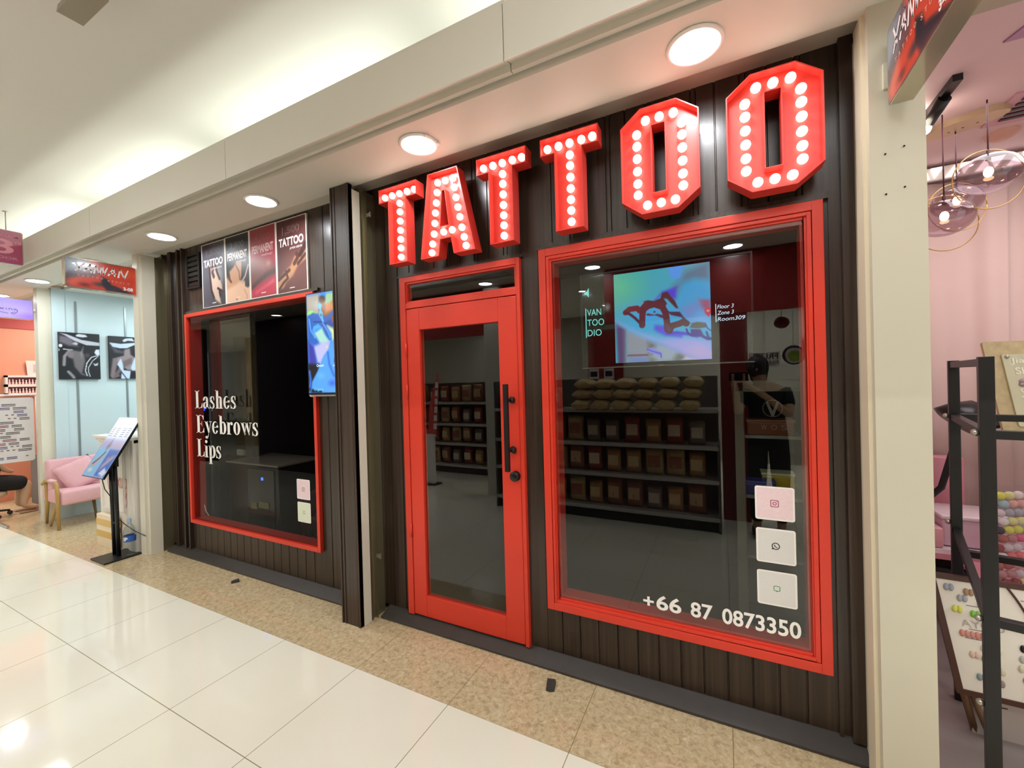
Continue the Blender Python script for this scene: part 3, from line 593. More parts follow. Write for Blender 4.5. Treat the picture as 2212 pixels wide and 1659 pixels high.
ART['painting_b']=[('G','100e16','1a161e',0.0),('P','4c4858',0.03,[[0.01,0.811],[0.242,0.684],[0.44,0.644],[0.381,0.596],[0.155,0.612]]),('P','b8c8dc',0.006,[[0.012,0.845],[0.333,0.825],[0.713,0.865],[0.893,0.837],[0.711,0.806],[0.502,0.727],[0.3,0.72],[0.104,0.747]]),('P','b8c8dc',0.006,[[0.379,0.908],[0.468,0.958],[0.659,0.975],[0.739,0.901],[0.538,0.908],[0.427,0.871]]),('P','d0d8e0',0.01,[[0.739,0.771],[0.862,0.824],[0.902,0.706],[0.795,0.679]]),('P','8a7c80',0.02,[[0.428,0.69],[0.59,0.731],[0.613,0.579],[0.728,0.512],[0.875,0.42],[0.894,0.159],[0.509,0.204],[0.174,0.407],[0.206,0.499],[0.407,0.55]]),('P','7a6c70',0.02,[[0.093,0.474],[0.206,0.499],[0.228,0.362],[0.164,0.156],[0.301,0.064],[0.073,-0.004],[0.007,0.065]]),('P','6a5c60',0.02,[[0.373,0.411],[0.639,0.51],[0.633,0.369],[0.425,0.273],[0.216,0.065],[0.074,0.019]]),('P','b8cce4',0.01,[[0.213,0.339],[0.318,0.479],[0.371,0.365],[0.393,0.203],[0.596,0.181],[0.558,-0.006],[0.312,-0.005],[0.334,0.18]]),('P','b8cce4',0.01,[[0.728,0.512],[0.873,0.373],[0.867,0.23],[0.655,0.193],[0.599,0.251]]),('L','22242c',0.02,0.01,[[0.333,0.157],[0.471,-0.005]])]
poster('poster reading 1,500 TATTOO with a tattooed hand on grey, leftmost of the four', 'poster_a', -4.345, -3.965, 2.36, 2.952, '1,500', 'TATTOO', 'price starts', OUTL, WPR)
poster('poster reading 3,500 PERMANENT with a reclining face on black', 'poster_b', -3.965, -3.605, 2.365, 2.955, '3,500', 'PERMANENT', 'makeup', mat('print_pale', '9c989c', .4), WPR)
poster('poster reading 4,500 PERMANENT with red lips close up', 'poster_c', -3.605, -3.245, 2.365, 2.958, '4,500', 'PERMANENT', 'makeup', mat('print_rose', 'b46a6c', .4), mat('print_blush', 'e0c0c0', .4))
poster('poster reading 1,500 TATTOO with a tattooed forearm on brown, rightmost of the four', 'poster_d', -3.245, -2.868, 2.36, 2.955, '1,500', 'TATTOO', 'price starts', mat('print_taupe', 'a8928c', .4), WPR)

# ------------------------------------------------------------------ upright screen beside the middle post
t = thing('display_screen', 'upright lit screen showing blue gloved hands, hung by the middle post', 'screen', (-2.6, -.10, 1.53))
box('housing', -2.765, -.118, 1.54, -2.437, -.04, 2.292, BLACKP, t, .003)
art_panel('picture', ART['screen'], front(-.1190), -2.755, -2.442, 1.556, 2.284, SCREENM, t, 190)
m = MB(); put_text(m, 'Omori', front(-.1196), -2.665, -2.59, 1.745, 1.765, .02); put_text(m, 'wash', front(-.1196), -2.49, -2.452, 1.742, 1.76, .02)
m.build('caption', LED1, t)
m = MB(); put_text(m, 'Organic', front(-.1196), -2.70, -2.60, 1.565, 1.59, .01); m.build('title', emis('screen_cyan', '7fd4ff', 1.2), t)
box('bracket', -2.72, -.045, 1.6, -2.5, .0, 2.2, BLACK, t)
m = MB(); m.ball((-2.775, -.08, 1.535), .018, .02, .012, 10, 6); m.box(-2.77, -.09, 1.528, -2.44, -.05, 1.54); m.build('white_cover', WHITE, t)

# ------------------------------------------------------------------ wide television behind the right window
t = thing('television', 'wide television behind the right window showing a dolphin tattoo being drawn', 'television', (-.29, .12, 1.65))
m = MB(); frame_ring(m, -.715, .135, 1.660, 2.19, .008, .098, .13); m.box(-.715, .108, 1.660, .135, .14, 2.19); m.build('housing', BLACKP, t)
box('screen_glass', -.707, .1030, 1.668, .127, .108, 2.182, mat('screen_black', '050506', .06), t)
m = MB(); m.box(-.715, .0965, 1.660, .135, .098, 1.664); m.build('lower_trim', GREY, t)
art_panel('picture', ART['tv'], front(.1022), -.526, -.049, 1.684, 2.168, TVM, t, 200)
m = MB(); m.box(-.690, .1015, 1.835, -.6855, .102, 2.0)
for s, z, x1 in (('VAN', 1.957, -.600), ('TOO', 1.900, -.585), ('DIO', 1.842, -.600)): put_text(m, s, front(.1016), -.680, x1, z, z+.036, -.002)
m.prism([(-.694,2.09),(-.680,2.095),(-.668,2.115),(-.668,2.06),(-.680,2.078),(-.694,2.08)], lambda u, v: (u, .1015, v), lambda u, v: (u, .102, v))
m.build('left_caption', TEAL, t)
m = MB(); m.box(-.028, .1015, 1.865, -.025, .102, 1.955)
for s, z, x1 in (('Floor 3', 1.930, .052), ('Zone 3', 1.900, .052), ('Room309', 1.869, .100)): put_text(m, s, front(.1016), -.020, x1, z, z+.019, -.004, .2)
m.build('right_caption', LED1, t)
m = MB(); put_text(m, 'AURA', front(.0970), -.305, -.275, 1.6605, 1.6655, .02); m.build('maker_mark', WHITE, t)
m = MB(); m.box(-.33, .14, 1.75, -.25, .24, 2.1); m.tube([(-.29, .19, 2.1), (-.29, .19, 3.0)], .02, 10); m.build('ceiling_mount', BLACK, t)

# ------------------------------------------------------------------ vinyl words on the left window (tall high-contrast serif)
def ring(mb, fn, cx, cy, rx, ry, ix, iy, a0=0, a1=360, icx=None, n=22):
    icx = cx if icx is None else icx
    P = []; Q = []
    for k in range(n+1):
        a = math.radians(a0+(a1-a0)*k/n)
        P.append((cx+rx*math.cos(a), cy+ry*math.sin(a))); Q.append((icx+ix*math.cos(a), cy+iy*math.sin(a)))
    vs = [fn(*p) for p in P]+[fn(*q) for q in Q]; k = n+1
    mb.add(vs, [(i, i+1, i+1+k, i+k) for i in range(n)])
def rc(mb, fn, x0, x1, y0, y1): mb.add([fn(x0,y0), fn(x1,y0), fn(x1,y1), fn(x0,y1)], [(0,1,2,3)])
def pl(mb, fn, pts): mb.flat(pts, fn)
XH = .66
def g_L(b,f): rc(b,f,.07,.24,0,1); rc(b,f,0,.33,.965,1); rc(b,f,0,.52,0,.035); pl(b,f,[(.52,.0),(.52,.30),(.495,.30),(.44,.1),(.33,.035),(.33,.0)]); return .54
def g_E(b,f):
    rc(b,f,.07,.24,0,1); rc(b,f,0,.52,.965,1); rc(b,f,0,.54,0,.035); pl(b,f,[(.54,.0),(.54,.28),(.515,.28),(.46,.1),(.36,.035),(.36,.0)])
    pl(b,f,[(.52,1),(.52,.74),(.495,.74),(.45,.9),(.36,.965),(.36,1)]); rc(b,f,.24,.38,.49,.52); pl(b,f,[(.38,.37),(.405,.37),(.405,.64),(.38,.64)]); pl(b,f,[(.32,.49),(.40,.42),(.40,.59),(.32,.52)]); return .58
def g_a(b,f):
    rc(b,f,.24,.39,.08,XH-.12); ring(b,f,.215,XH-.14,.175,.14,.03,.115,0,180); ring(b,f,.085,XH-.17,.06,.06,0,0)
    ring(b,f,.19,.17,.165,.18,.06,.15,60,300,.215); pl(b,f,[(.24,.32),(.24,.36),(.16,.33),(.19,.30)]); pl(b,f,[(.24,.12),(.24,.06),(.18,.0),(.16,.03)])
    ring(b,f,.44,.07,.07,.07,.03,.05,180,320); return .50
def g_s(b,f):
    ring(b,f,.18,XH-.15,.16,.16,.06,.13,40,190,.2); ring(b,f,.17,.16,.17,.17,.07,.14,-150,10,.15)
    pl(b,f,[(.022,XH-.18),(.03,XH-.27),(.34,.12),(.33,.22),(.10,XH-.12)]); pl(b,f,[(.30,XH),(.315,XH),(.315,XH-.22),(.295,XH-.22),(.25,XH-.05)]); pl(b,f,[(.02,0),(.0,0),(.0,.22),(.02,.22),(.06,.05)]); return .40
def g_h(b,f):
    rc(b,f,.05,.20,.02,1); rc(b,f,0,.20,.965,1); rc(b,f,0,.25,0,.035); ring(b,f,.27,XH-.16,.16,.16,.02,.13,0,150); rc(b,f,.28,.43,.02,XH-.15); rc(b,f,.24,.48,0,.035); return .52
def g_e(b,f):
    ring(b,f,.22,XH/2,.21,XH/2+.01,.075,XH/2-.03,20,330); rc(b,f,.10,.425,XH/2+.0,XH/2+.035); ring(b,f,.22,XH/2+.02,.21,XH/2-.01,.075,XH/2-.05,0,60); return .48
def g_y(b,f):
    pl(b,f,[(.03,XH),(.19,XH),(.34,.12),(.27,-.05)]); pl(b,f,[(.42,XH),(.455,XH),(.22,-.25),(.15,-.30),(.18,-.2),(.27,.0)]); rc(b,f,0,.24,XH-.035,XH); rc(b,f,.33,.50,XH-.035,XH); ring(b,f,.11,-.22,.075,.075,0,0); pl(b,f,[(.10,-.29),(.17,-.31),(.22,-.25),(.20,-.22)]); return .50
def g_b(b,f):
    rc(b,f,.05,.20,0,1); rc(b,f,0,.20,.965,1); ring(b,f,.27,XH/2,.20,XH/2+.01,.05,XH/2-.03,-130,130); return .50
def g_r(b,f):
    rc(b,f,.05,.20,.02,XH); rc(b,f,0,.20,XH-.035,XH); rc(b,f,0,.27,0,.035); ring(b,f,.32,XH-.10,.07,.07,0,0); ring(b,f,.31,XH-.14,.12,.14,.085,.11,60,175); return .41
def g_o(b,f): ring(b,f,.22,XH/2,.21,XH/2+.01,.065,XH/2-.03); return .46
def g_w(b,f):
    for x in (.02, .27): pl(b,f,[(x,XH),(x+.15,XH),(x+.27,.06),(x+.22,0)]); 
    pl(b,f,[(.36,XH-.02),(.24,0),(.215,.05),(.33,XH)]); pl(b,f,[(.62,XH),(.49,0),(.47,.05),(.585,XH)]); rc(b,f,0,.22,XH-.035,XH); rc(b,f,.25,.44,XH-.035,XH); rc(b,f,.52,.68,XH-.035,XH); return .69
def g_i(b,f): rc(b,f,.05,.20,.02,XH); rc(b,f,0,.20,XH-.035,XH); rc(b,f,0,.25,0,.035); ring(b,f,.125,.86,.085,.09,0,0); return .28
def g_p(b,f): rc(b,f,.05,.20,-.33,XH); rc(b,f,0,.20,XH-.035,XH); rc(b,f,0,.25,-.345,-.31); ring(b,f,.27,XH/2,.20,XH/2+.01,.05,XH/2-.03,-140,140); return .50
GL = {'L':g_L,'E':g_E,'a':g_a,'s':g_s,'h':g_h,'e':g_e,'y':g_y,'b':g_b,'r':g_r,'o':g_o,'w':g_w,'i':g_i,'p':g_p}
def serif(word, x0, x1, z0, cap, y, label):
    adv = 0; tot = 0
    for ch in word: tot += GL[ch](MB(), lambda u, v: (u, 0, v))
    k = (x1-x0)/tot
    t = MB()
    for ch in word:
        adv += GL[ch](t, lambda u, v, a=adv: (x0+(a+u)*k, y, z0+v*cap))
    o = t.build('window_lettering', VINYL); return tag(o, label, 'lettering', 'white words on the left window')
serif('Lashes', -4.545, -3.865, 1.424, .170, -.0098, 'white word Lashes on the left window glass')
serif('Eyebrows', -4.535, -3.555, 1.190, .172, -.0098, 'white word Eyebrows on the left window glass')
serif('Lips', -4.535, -4.12, .962, .172, -.0098, 'white word Lips on the left window glass')
m = MB()
for s, a, b in (('+', -.392, -.340), ('66', -.328, -.210), ('87', -.168, -.070), ('0873350', -.030, .281)):
    z0, z1 = (.425, .500) if s != '+' else (.435, .482)
    put_text(m, s, front(-.0098), a, b, z0, z1, .022)
tag(m.build('window_lettering', VINYL), 'white phone number +66 87 0873350 low on the right window', 'lettering')

# ------------------------------------------------------------------ stickers on the glass
def rrect(x0, x1, z0, z1, r, n=5):
    out = []
    for cx, cz, a in ((x1-r, z1-r, 0), (x0+r, z1-r, 90), (x0+r, z0+r, 180), (x1-r, z0+r, 270)):
        for k in range(n+1):
            q = math.radians(a+90*k/n); out.append((cx+r*math.cos(q), cz+r*math.sin(q)))
    return out
def sticker(x0, x1, z0, z1, label, fill, icon, icol, group):
    t = thing('sticker', label, 'sticker', ((x0+x1)/2, -.0095, z0), group)
    m = MB(); m.prism(rrect(x0, x1, z0, z1, .010), lambda u, v: (u, -.0100, v), lambda u, v: (u, -.0094, v)); m.build('card', mat('sticker_white', 'f0ece6', .4), t)
    m = MB(); m.flat(rrect(x0+.007, x1-.007, z0+.007, z1-.007, .006), front(-.0102)); m.build('inner_panel', fill, t)
    cx, cz = (x0+x1)/2, (z0+z1)/2; m = MB(); f = front(-.0105)
    if icon == 'camera':
        R = .016; m.flat(rrect(cx-R, cx+R, cz-R, cz+R, .005), f, [rrect(cx-R+.003, cx+R-.003, cz-R+.003, cz+R-.003, .003)[::-1]]); ring(m, f, cx, cz, .008, .008, .005, .005); ring(m, f, cx+.009, cz+.009, .002, .002, 0, 0, 0, 360, None, 8)
    elif icon == 'phone':
        ring(m, f, cx, cz, .016, .016, .012, .012); m.flat([(cx-.016, cz-.016), (cx-.006, cz-.013), (cx-.013, cz-.006)], f); m.flat([(cx-.007, cz+.006), (cx-.003, cz+.006), (cx-.002, cz+.001), (cx+.002, cz-.003), (cx+.006, cz-.003), (cx+.006, cz-.007), (cx, cz-.006), (cx-.006, cz-.001)], f)
    else:
        m.flat(rrect(cx-.013, cx+.013, cz-.011, cz+.013, .006), f, [rrect(cx-.010, cx+.010, cz-.008, cz+.010, .004)[::-1]]); m.flat([(cx-.003, cz-.010), (cx+.004, cz-.010), (cx-.003, cz-.016)], f)
    m.build('icon', icol, t)
    return t
PINKP = mat('sticker_pink', 'ecd2d6', .5, noise=(160, .12)); GREENP = mat('sticker_green', 'dfe6cf', .5, noise=(160, .1)); WHP = mat('sticker_grey', 'dcdad6', .5, noise=(200, .12))
PL = mat('plum_ink', '9a2858', .5); BK = mat('black_ink', '1c1c1c', .5); GR = mat('green_ink', '4a8a4c', .5)
sticker(.116, .268, .942, 1.094, 'pinkish square sticker with a camera icon, top of three on the right window', PINKP, 'camera', PL, 'stickers on the right window')
sticker(.117, .269, .748, .904, 'white square sticker with a round phone icon, middle of three on the right window', WHP, 'phone', BK, 'stickers on the right window')
sticker(.117, .270, .556, .712, 'white square sticker with a green chat icon, lowest on the right window', WHP, 'chat', GR, 'stickers on the right window')
sticker(-3.084, -2.927, .704, .864, 'pale pink sticker with a camera icon on the left window', PINKP, 'camera', mat('grey_ink', '6a5a60', .5), 'stickers on the left window')
sticker(-3.082, -2.926, .520, .680, 'pale green sticker low in the corner of the left window', GREENP, 'chat', MATS['grey_ink'], 'stickers on the left window')

# ------------------------------------------------------------------ blade signs
def blade(label, X, yin, yout, z0, z1, th, sides, paint_spec, mirror_dirs, words, bracket_to):
    t = thing('hanging_sign', label, 'sign', (X, yin, z0))
    m = MB()
    pts = rrect(yout, yin, z0, z1, .02, 4)
    m.prism(pts, lambda u, v: (X-th/2, u, v), lambda u, v: (X+th/2, u, v)); m.build('case', mat('sign_case', 'b9b09a', .12, .6), t)
    for s in sides:
        x = X+s*(th/2+.0008)
        a, b = (yout+.006, yin-.006) if s > 0 else (yin-.006, yout+.006)
        art_panel('face', paint_spec, posx(x), a, b, z0+.006, z1-.006, SIGNM, t, 90, asp=(yin-yout)/(z1-z0))
        def fn(u, v, x=x, s=s): return (x+s*.0012, (yout+u*(yin-yout)) if s > 0 else (yin-u*(yin-yout)), z0+v*(z1-z0))
        words(t, fn)
    if bracket_to is not None:
        m = MB(); zc = z0+(z1-z0)*.5
        m.tube([(X, yin-.004, zc), (X, bracket_to, zc)], .022, 12); m.box(X-.035, bracket_to-.012, zc-.045, X+.035, bracket_to, zc+.045); m.build('bracket', POST, t)
    return t
XS = [('G','3f5266','c8402c',0.0),('E','7f93a4',.5,(.05,.8),(.3,.4)),('P','8a97a4',.08,[(0,.5),(.1,.65),(.25,.95),(.0,1)]),('E','b86a70',.3,(.45,.85),(.25,.2)),
('P','cf4632',.06,[(.3,1),(1,1),(1,0),(.05,0),(.02,.2),(.2,.38),(.4,.45),(.45,.7)]),('P','d0604c',.1,[(0,.12),(.08,.28),(.2,.36),(.1,.05)]),('E','3a3c44',.25,(.45,.2),(.14,.12)),
('P','2c2c36',.04,[(.48,.5),(.58,.42),(.62,.25),(.7,.2),(.8,.12),(.95,.0),(.55,0),(.48,.22)]),('E','6a2a2c',.15,(.25,.12),(.12,.1)),('E','e06040',.3,(.85,.75),(.2,.25))]
def brush(t, fn):
    m = MB()
    def st(pts, w):
        for (a, b), (c, d) in zip(pts[:-1], pts[1:]):
            L = math.hypot(c-a, (d-b)*.54); nx, ny = -(d-b)*.54/L*w, (c-a)/L*w/.54
            m.add([fn(a+nx, b+ny), fn(c+nx*.7, d+ny*.7), fn(c-nx*.7, d-ny*.7), fn(a-nx, b-ny)], [(0,1,2,3)])
    for pts in ([(.14,.86),(.205,.60)],[(.26,.86),(.13,.56)],                      # X
                [(.245,.58),(.34,.86)],[(.33,.86),(.345,.56)],[(.26,.68),(.36,.66)],  # A
                [(.38,.56),(.41,.84)],[(.41,.84),(.455,.56)],[(.455,.56),(.49,.84)],  # N
                [(.50,.84),(.515,.57)],[(.515,.57),(.57,.84)],                      # V
                [(.575,.56),(.66,.86)],[(.655,.86),(.67,.56)],[(.59,.67),(.69,.66)],  # A
                [(.72,.54),(.75,.84)],[(.75,.84),(.81,.55)],[(.81,.55),(.87,.86)]):  # N
        st(pts, .0135)
    m.build('brush_lettering', WPR, t)
    m = MB(); vsx = .16
    for i, ch in enumerate('TATTOO'): put_text(m, ch, fn, .16+.062*i, .16+.062*i+.030, .40, .455, .0)
    for i, ch in enumerate('STUDIO'): put_text(m, ch, fn, .565+.058*i, .565+.058*i+(.028 if ch != 'I' else .006), .355, .41, .0)
    m.build('small_lettering', mat('print_salmon', 'e8b0a0', .4), t)
    m = MB(); put_text(m, '3-08', fn, .79, .935, .12, .24, .04); m.build('unit_number', WPR, t)
blade('red and blue XANVAN TATTOO STUDIO sign hanging from the left pale post', -5.10, -.222, -.722, 2.535, 2.80, .05, (1, -1), XS, None, brush, -.225+.03 if False else -.19)
blade('red and blue XANVAN TATTOO STUDIO sign above the right pillar, seen steeply from below', .572, -.265, -.765, 2.53, 2.795, .062, (1, -1), XS, None, brush, -.226)
PUR = [('G','a893e0','a48ce8',0.0),('E','b7a4ee',.4,(.5,.4),(.5,.5)),('E','9c78ea',.3,(.95,.1),(.3,.3))]
def waxing(t, fn):
    m = MB()
    def st(pts, w=.006):
        for (a, b), (c, d) in zip(pts[:-1], pts[1:]):
            L = math.hypot(c-a, d-b)+1e-6; nx, ny = -(d-b)/L*w, (c-a)/L*w*2
            m.add([fn(a+nx, b+ny), fn(c+nx, d+ny), fn(c-nx, d-ny), fn(a-nx, b-ny)], [(0,1,2,3)])
    st([(.16,.9),(.24,.45),(.30,.72),(.36,.42),(.44,.92)]); st([(.44,.52),(.40,.50),(.40,.42),(.46,.44),(.47,.52),(.48,.42)]); st([(.5,.5),(.56,.42)]); st([(.56,.5),(.5,.42)]); st([(.59,.5),(.60,.42)])
    st([(.63,.42),(.64,.5),(.67,.48),(.68,.42)]); st([(.74,.5),(.70,.46),(.72,.42),(.75,.46),(.76,.36),(.70,.22),(.66,.26),(.72,.34)]); st([(.2,.26),(.3,.32),(.4,.24),(.5,.3),(.62,.24)])
    m.build('script_lettering', mat('violet_ink', '5a4a90', .5), t)
blade('purple sign with dark script lettering at the far left, second stall', -7.70, -.255, -.80, 2.53, 2.775, .06, (1, -1), PUR, None, waxing, -.19)
PK = [('G','b0607a','a84870',0.0),('P','b8708a',.01,[(0,1),(1,1),(1,.62),(0,.1)]),('P','a8466c',.02,[(0,.1),(1,.62),(1,0),(0,0)])]
def gate3(t, fn):
    P = mat('pink_ink', 'e69aae', .5)
    m = MB(); put_text(m, '3', fn, .52, .86, .28, .72, .01); put_text(m, 'rd', fn, .885, .965, .62, .72, .02); m.build('numeral', P, t)
    m = MB(); put_text(m, 'PRATUNAM', fn, .30, .94, .78, .87, .02); put_text(m, 'FLOOR', fn, .50, .92, .13, .21, .02); m.build('caption', mat('pink_ink_pale', 'cf8098', .5), t)
t = blade('pink hanging sign with a large 3, hung on rods at the top left edge', -6.4, -.635, -1.10, 2.925, 3.262, .02, (1, -1), PK, None, gate3, None)
for y in (-.745, -1.0):
    m = MB(); m.tube([(-6.4, y, 3.255), (-6.4, y, 3.45)], .004, 6); m.lathe([(0,0),(.02,0),(.02,.005)], (-6.4, y, 3.443), 10); m.build('hanging_rod', SILVER, t)

# the drooping object on the hall ceiling
t = thing('ceiling_fitting', 'beige box fitting hanging from the hall ceiling, top left', 'fitting', (-2.47, -1.40, 3.45))
m = MB(); m.box(-2.58, -1.43, 3.33, -2.36, -1.365, 3.452); m.build('housing', mat('beige_plastic', 'a8a290', .5), t, .006)
m = MB(); m.prism([(-1.365,3.34),(-1.35,3.31),(-1.352,3.295),(-1.44,3.295),(-1.435,3.33)], lambda u, v: (-2.60, u, v), lambda u, v: (-2.34, u, v)); m.build('lower_lip', mat('beige_plastic2', '98917e', .5), t)

# ------------------------------------------------------------------ pale blue stall on the left
BLUE = mat('pale_blue_wall', 'c3d6db', .45, noise=(.8, .03)); PINKF = mat('pink_fabric', 'dcaab0', .8, noise=(40, .06)); OAK = mat('light_wood', 'b08c4c', .45, noise=(20, .1))
m = MB(); m.box(-7.68, .0, 0, -7.60, 2.6, 2.95); m.box(-7.68, -.12, 0, -7.585, .0, 2.95)
struct(m.build('wall_left_stall', BLUE))
m = MB(); m.box(-7.6, 2.5, 0, -5.2, 2.6, 2.95); struct(m.build('wall_stall_back', BLUE))
struct(box('wall_studio_side', -5.205, .02, 0, -5.17, 2.6, 2.95, mat('pale_side_wall', 'cfdfe2', .5)))
struct(box('ceiling_stall', -7.6, 0, 2.94, -5.2, 2.6, 2.98, CEIL))
m = MB(); m.box(-7.74, -.235, 0, -7.62, -.12, 2.935); struct(m.build('trim_10', POST))
m = MB(); m.box(-7.602, -.045, .7, -7.592, -.005, 2.93); struct(m.build('trim_11', mat('grey_gap', '5c6068', .5)))
area('stall_lamp', (-6.4, 1.2, 2.9), 1.2, .8, 40, (.88, .97, 1.))
for y, z0, z1, l in ((.102, .5, 2.81, 'left'), (.612, .5, 2.81, 'right')):
    for a, b, q in ((z0, 1.78, 'below'), (2.40, z1, 'above')):
        pass
    tag(box('wall_rail', -7.600, y-.010, z0, -7.592, y+.010, z1, mat('rail_grey', '8a9294', .3, .5)), 'thin grey upright rail on the blue wall behind the %s picture' % l, 'rail')
def painting(label, key, y0, y1, z0, z1):
    t = thing('painting', label, 'picture', (-7.58, (y0+y1)/2, z0), 'black and white pictures on the blue wall')
    box('canvas', -7.590, y0, z0, -7.565, y1, z1, mat('canvas_edge', '1a1820', .6), t)
    art_panel('picture', ART[key], posx(-7.5640), y0, y1, z0, z1, CANVAS, t, 100)
painting('black and white picture of a bare back under a wide hat, left one', 'painting_a', -.075, .320, 1.785, 2.395)
painting('black and white picture of a woman in a white swimsuit and hat, right one', 'painting_b', .415, .800, 1.790, 2.385)

# armchair, facing +x
def rbox(mb, c, s, r, M=None, n=3):
    """rounded box"""
    cx, cy, cz = c; sx, sy, sz = (q/2 for q in s)
    b = bmesh.new(); bmesh.ops.create_cube(b, size=1)
    for v in b.verts: v.co = Vector((v.co.x*2*sx, v.co.y*2*sy, v.co.z*2*sz))
    bmesh.ops.bevel(b, geom=list(b.edges), offset=r, segments=n, profile=.5, affect='EDGES')
    vs = [(M @ v.co if M else v.co)+Vector(c) for v in b.verts]; fs = [[v.index for v in f.verts] for f in b.faces]
    b.free(); mb.add(vs, fs, True)
def cushion(name, c, s, M, m, parent=None):
    mb = MB(); n = 14; vs = []
    for sg in (1, -1):
        for i in range(n+1):
            for j in range(n+1):
                u, v = 2*i/n-1, 2*j/n-1; h = (max(0, (1-u**4)*(1-v**4)))**.5
                pin = 1-.07*(abs(u*v))**2*0-.05*(1-abs(u))*(abs(v)**6)-.05*(1-abs(v))*(abs(u)**6)
                vs.append(M @ Vector((u*s[0]/2*pin, v*s[1]/2*pin, sg*h*s[2]/2))+Vector(c))
    N = (n+1)**2; fs = []
    for k in (0, 1):
        for i in range(n):
            for j in range(n):
                a = k*N+i*(n+1)+j; fs.append((a, a+1, a+n+2, a+n+1))
    mb.add(vs, fs, True); return mb.build(name, m, parent)
ac = thing('armchair', 'pink upholstered armchair with light wooden arms against the blue wall', 'armchair', (-7.33, .03, 0))
m = MB(); rbox(m, (-7.32, .02, .36), (.62, .56, .17), .03); m.build('seat', PINKF, ac)
m = MB(); rbox(m, (-7.585+.13, .02, .60), (.12, .56, .38), .03, Matrix.Rotation(-.16, 4, 'Y')); m.build('backrest', PINKF, ac)
for y in (-.285, .325):
    m = MB(); m.tube([(-7.03, y, .0), (-7.045, y, .45), (-7.07, y, .535), (-7.14, y, .56), (-7.40, y, .55), (-7.50, y, .50)], [.016,.020,.020,.019,.018,.016], 10); m.build('armrest', OAK, ac)
    m = MB(); m.tube([(-7.56, y*.85, 0), (-7.46, y*.9, .30), (-7.44, y*.95, .54)], [.013,.02,.018], 10); m.build('leg', OAK, ac)
m = MB(); m.tube([(-7.34, -.27, .0), (-7.30, -.22, .28)], [.012, .018], 8); m.build('leg', OAK, ac)
m = MB(); m.tube([(-7.20, .10, .0), (-7.22, .08, .28)], [.012, .018], 8); m.build('leg', mat('dark_leg', '6c5a3a', .5), ac)
m = MB(); rbox(m, (-7.20, -.285, .565), (.16, .05, .03), .012); m.build('arm_pad', PINKF, ac)
c = cushion('cushion', (-7.24, -.02, .595), (.36, .36, .11), Matrix.Rotation(-.25, 4, 'Z') @ Matrix.Rotation(1.22, 4, 'Y') @ Matrix.Rotation(.45, 4, 'Z'), PINKF)
tag(c, 'pink square cushion leaning in the pink armchair', 'cushion')

ac.location.x += .045
# reception desk
DESKW = mat('desk_white', 'e9e2d8', .4)
dk = thing('reception_desk', 'white reception desk with a panelled front behind the tilted menu stand', 'desk', (-5.6, 0, 0))
m = MB(); m.box(-6.0, -.235, 0, -5.212, .25, 1.12); m.build('body', DESKW, dk)
m = MB(); m.box(-6.09, -.265, 1.12, -5.212, .28, 1.145); m.box(-6.03, -.25, 1.09, -5.212, .26, 1.12); m.build('top', DESKW, dk)
m = MB(); frame_ring(m, -5.95, -5.42, .36, 1.05, .014, -.243, -.235); frame_ring(m, -5.93, -5.44, .38, 1.03, .006, -.247, -.235); m.build('front_moulding', DESKW, dk)
m = MB(); m.box(-5.36, -.246, 0, -5.212, -.235, 1.09); m.box(-5.30, -.250, 0, -5.28, -.235, 1.09); m.build('corner_pilaster', DESKW, dk)
m = MB(); fr = lambda u, v: (u, -.2375, v)
def stroke(mb, fn, pts, w):
    for (a, b), (c_, d) in zip(pts[:-1], pts[1:]):
        L = math.hypot(c_-a, d-b)+1e-6; nx, ny = -(d-b)/L*w, (c_-a)/L*w
        mb.add([fn(a+nx, b+ny), fn(c_+nx, d+ny), fn(c_-nx, d-ny), fn(a-nx, b-ny)], [(0,1,2,3)])
S = lambda pts: stroke(m, fr, [(-5.83+p[0]*.45, .58+p[1]*.32) for p in pts], .0045)
S([(0,.85),(.05,.2),(.1,.0),(.16,.3),(.19,.6),(.2,.2),(.24,0),(.32,.4),(.36,.95)]); S([(.46,.45),(.38,.4),(.38,.1),(.44,.1),(.48,.45),(.5,.1)]); S([(.54,.45),(.64,.1)]); S([(.64,.45),(.53,.1)])
S([(.69,.45),(.70,.12),(.74,.15)]); S([(.77,.12),(.78,.45),(.83,.42),(.85,.12)]); S([(.98,.42),(.90,.42),(.89,.15),(.96,.15),(.98,.42),(.97,-.35),(.90,-.5),(.88,-.3),(.96,.0)])
m.build('script_lettering', mat('coral_ink', 'd2685e', .5), dk)
bx = thing('carton', 'cream carton with two bands of yellow tape at the foot of the desk', 'box', (-5.72, -.27, 0))
box('body', -5.93, -.295, 0.0, -5.52, -.252, .33, mat('carton_cream', 'ead9bd', .6), bx)
m = MB(); m.box(-5.935, -.298, .22, -5.515, -.250, .285); m.box(-5.935, -.298, .10, -5.515, -.250, .165); m.build('tape', mat('yellow_tape', 'd3ab52', .35), bx)
pf = thing('photo_stand', 'small tilted picture card standing on the reception desk', 'picture', (-5.45, 0, 1.145))
Mx = Matrix.Translation((-5.50, -.02, 1.145)) @ Matrix.Rotation(-.45, 4, 'X')
m = MB(); m.box(-.10, -.006, .004, .10, .006, .27, Mx); m.build('card', mat('card_cream', 'ddd0b8', .5), pf)
m = MB(); m.prism([(-.07,.06),(.07,.06),(.07,.2),(.03,.25),(-.05,.23),(-.08,.15)], lambda u, v: Mx @ Vector((u, -.0075, v)), lambda u, v: Mx @ Vector((u, -.006, v))); m.build('print', mat('card_skin', 'b98b62', .5), pf)
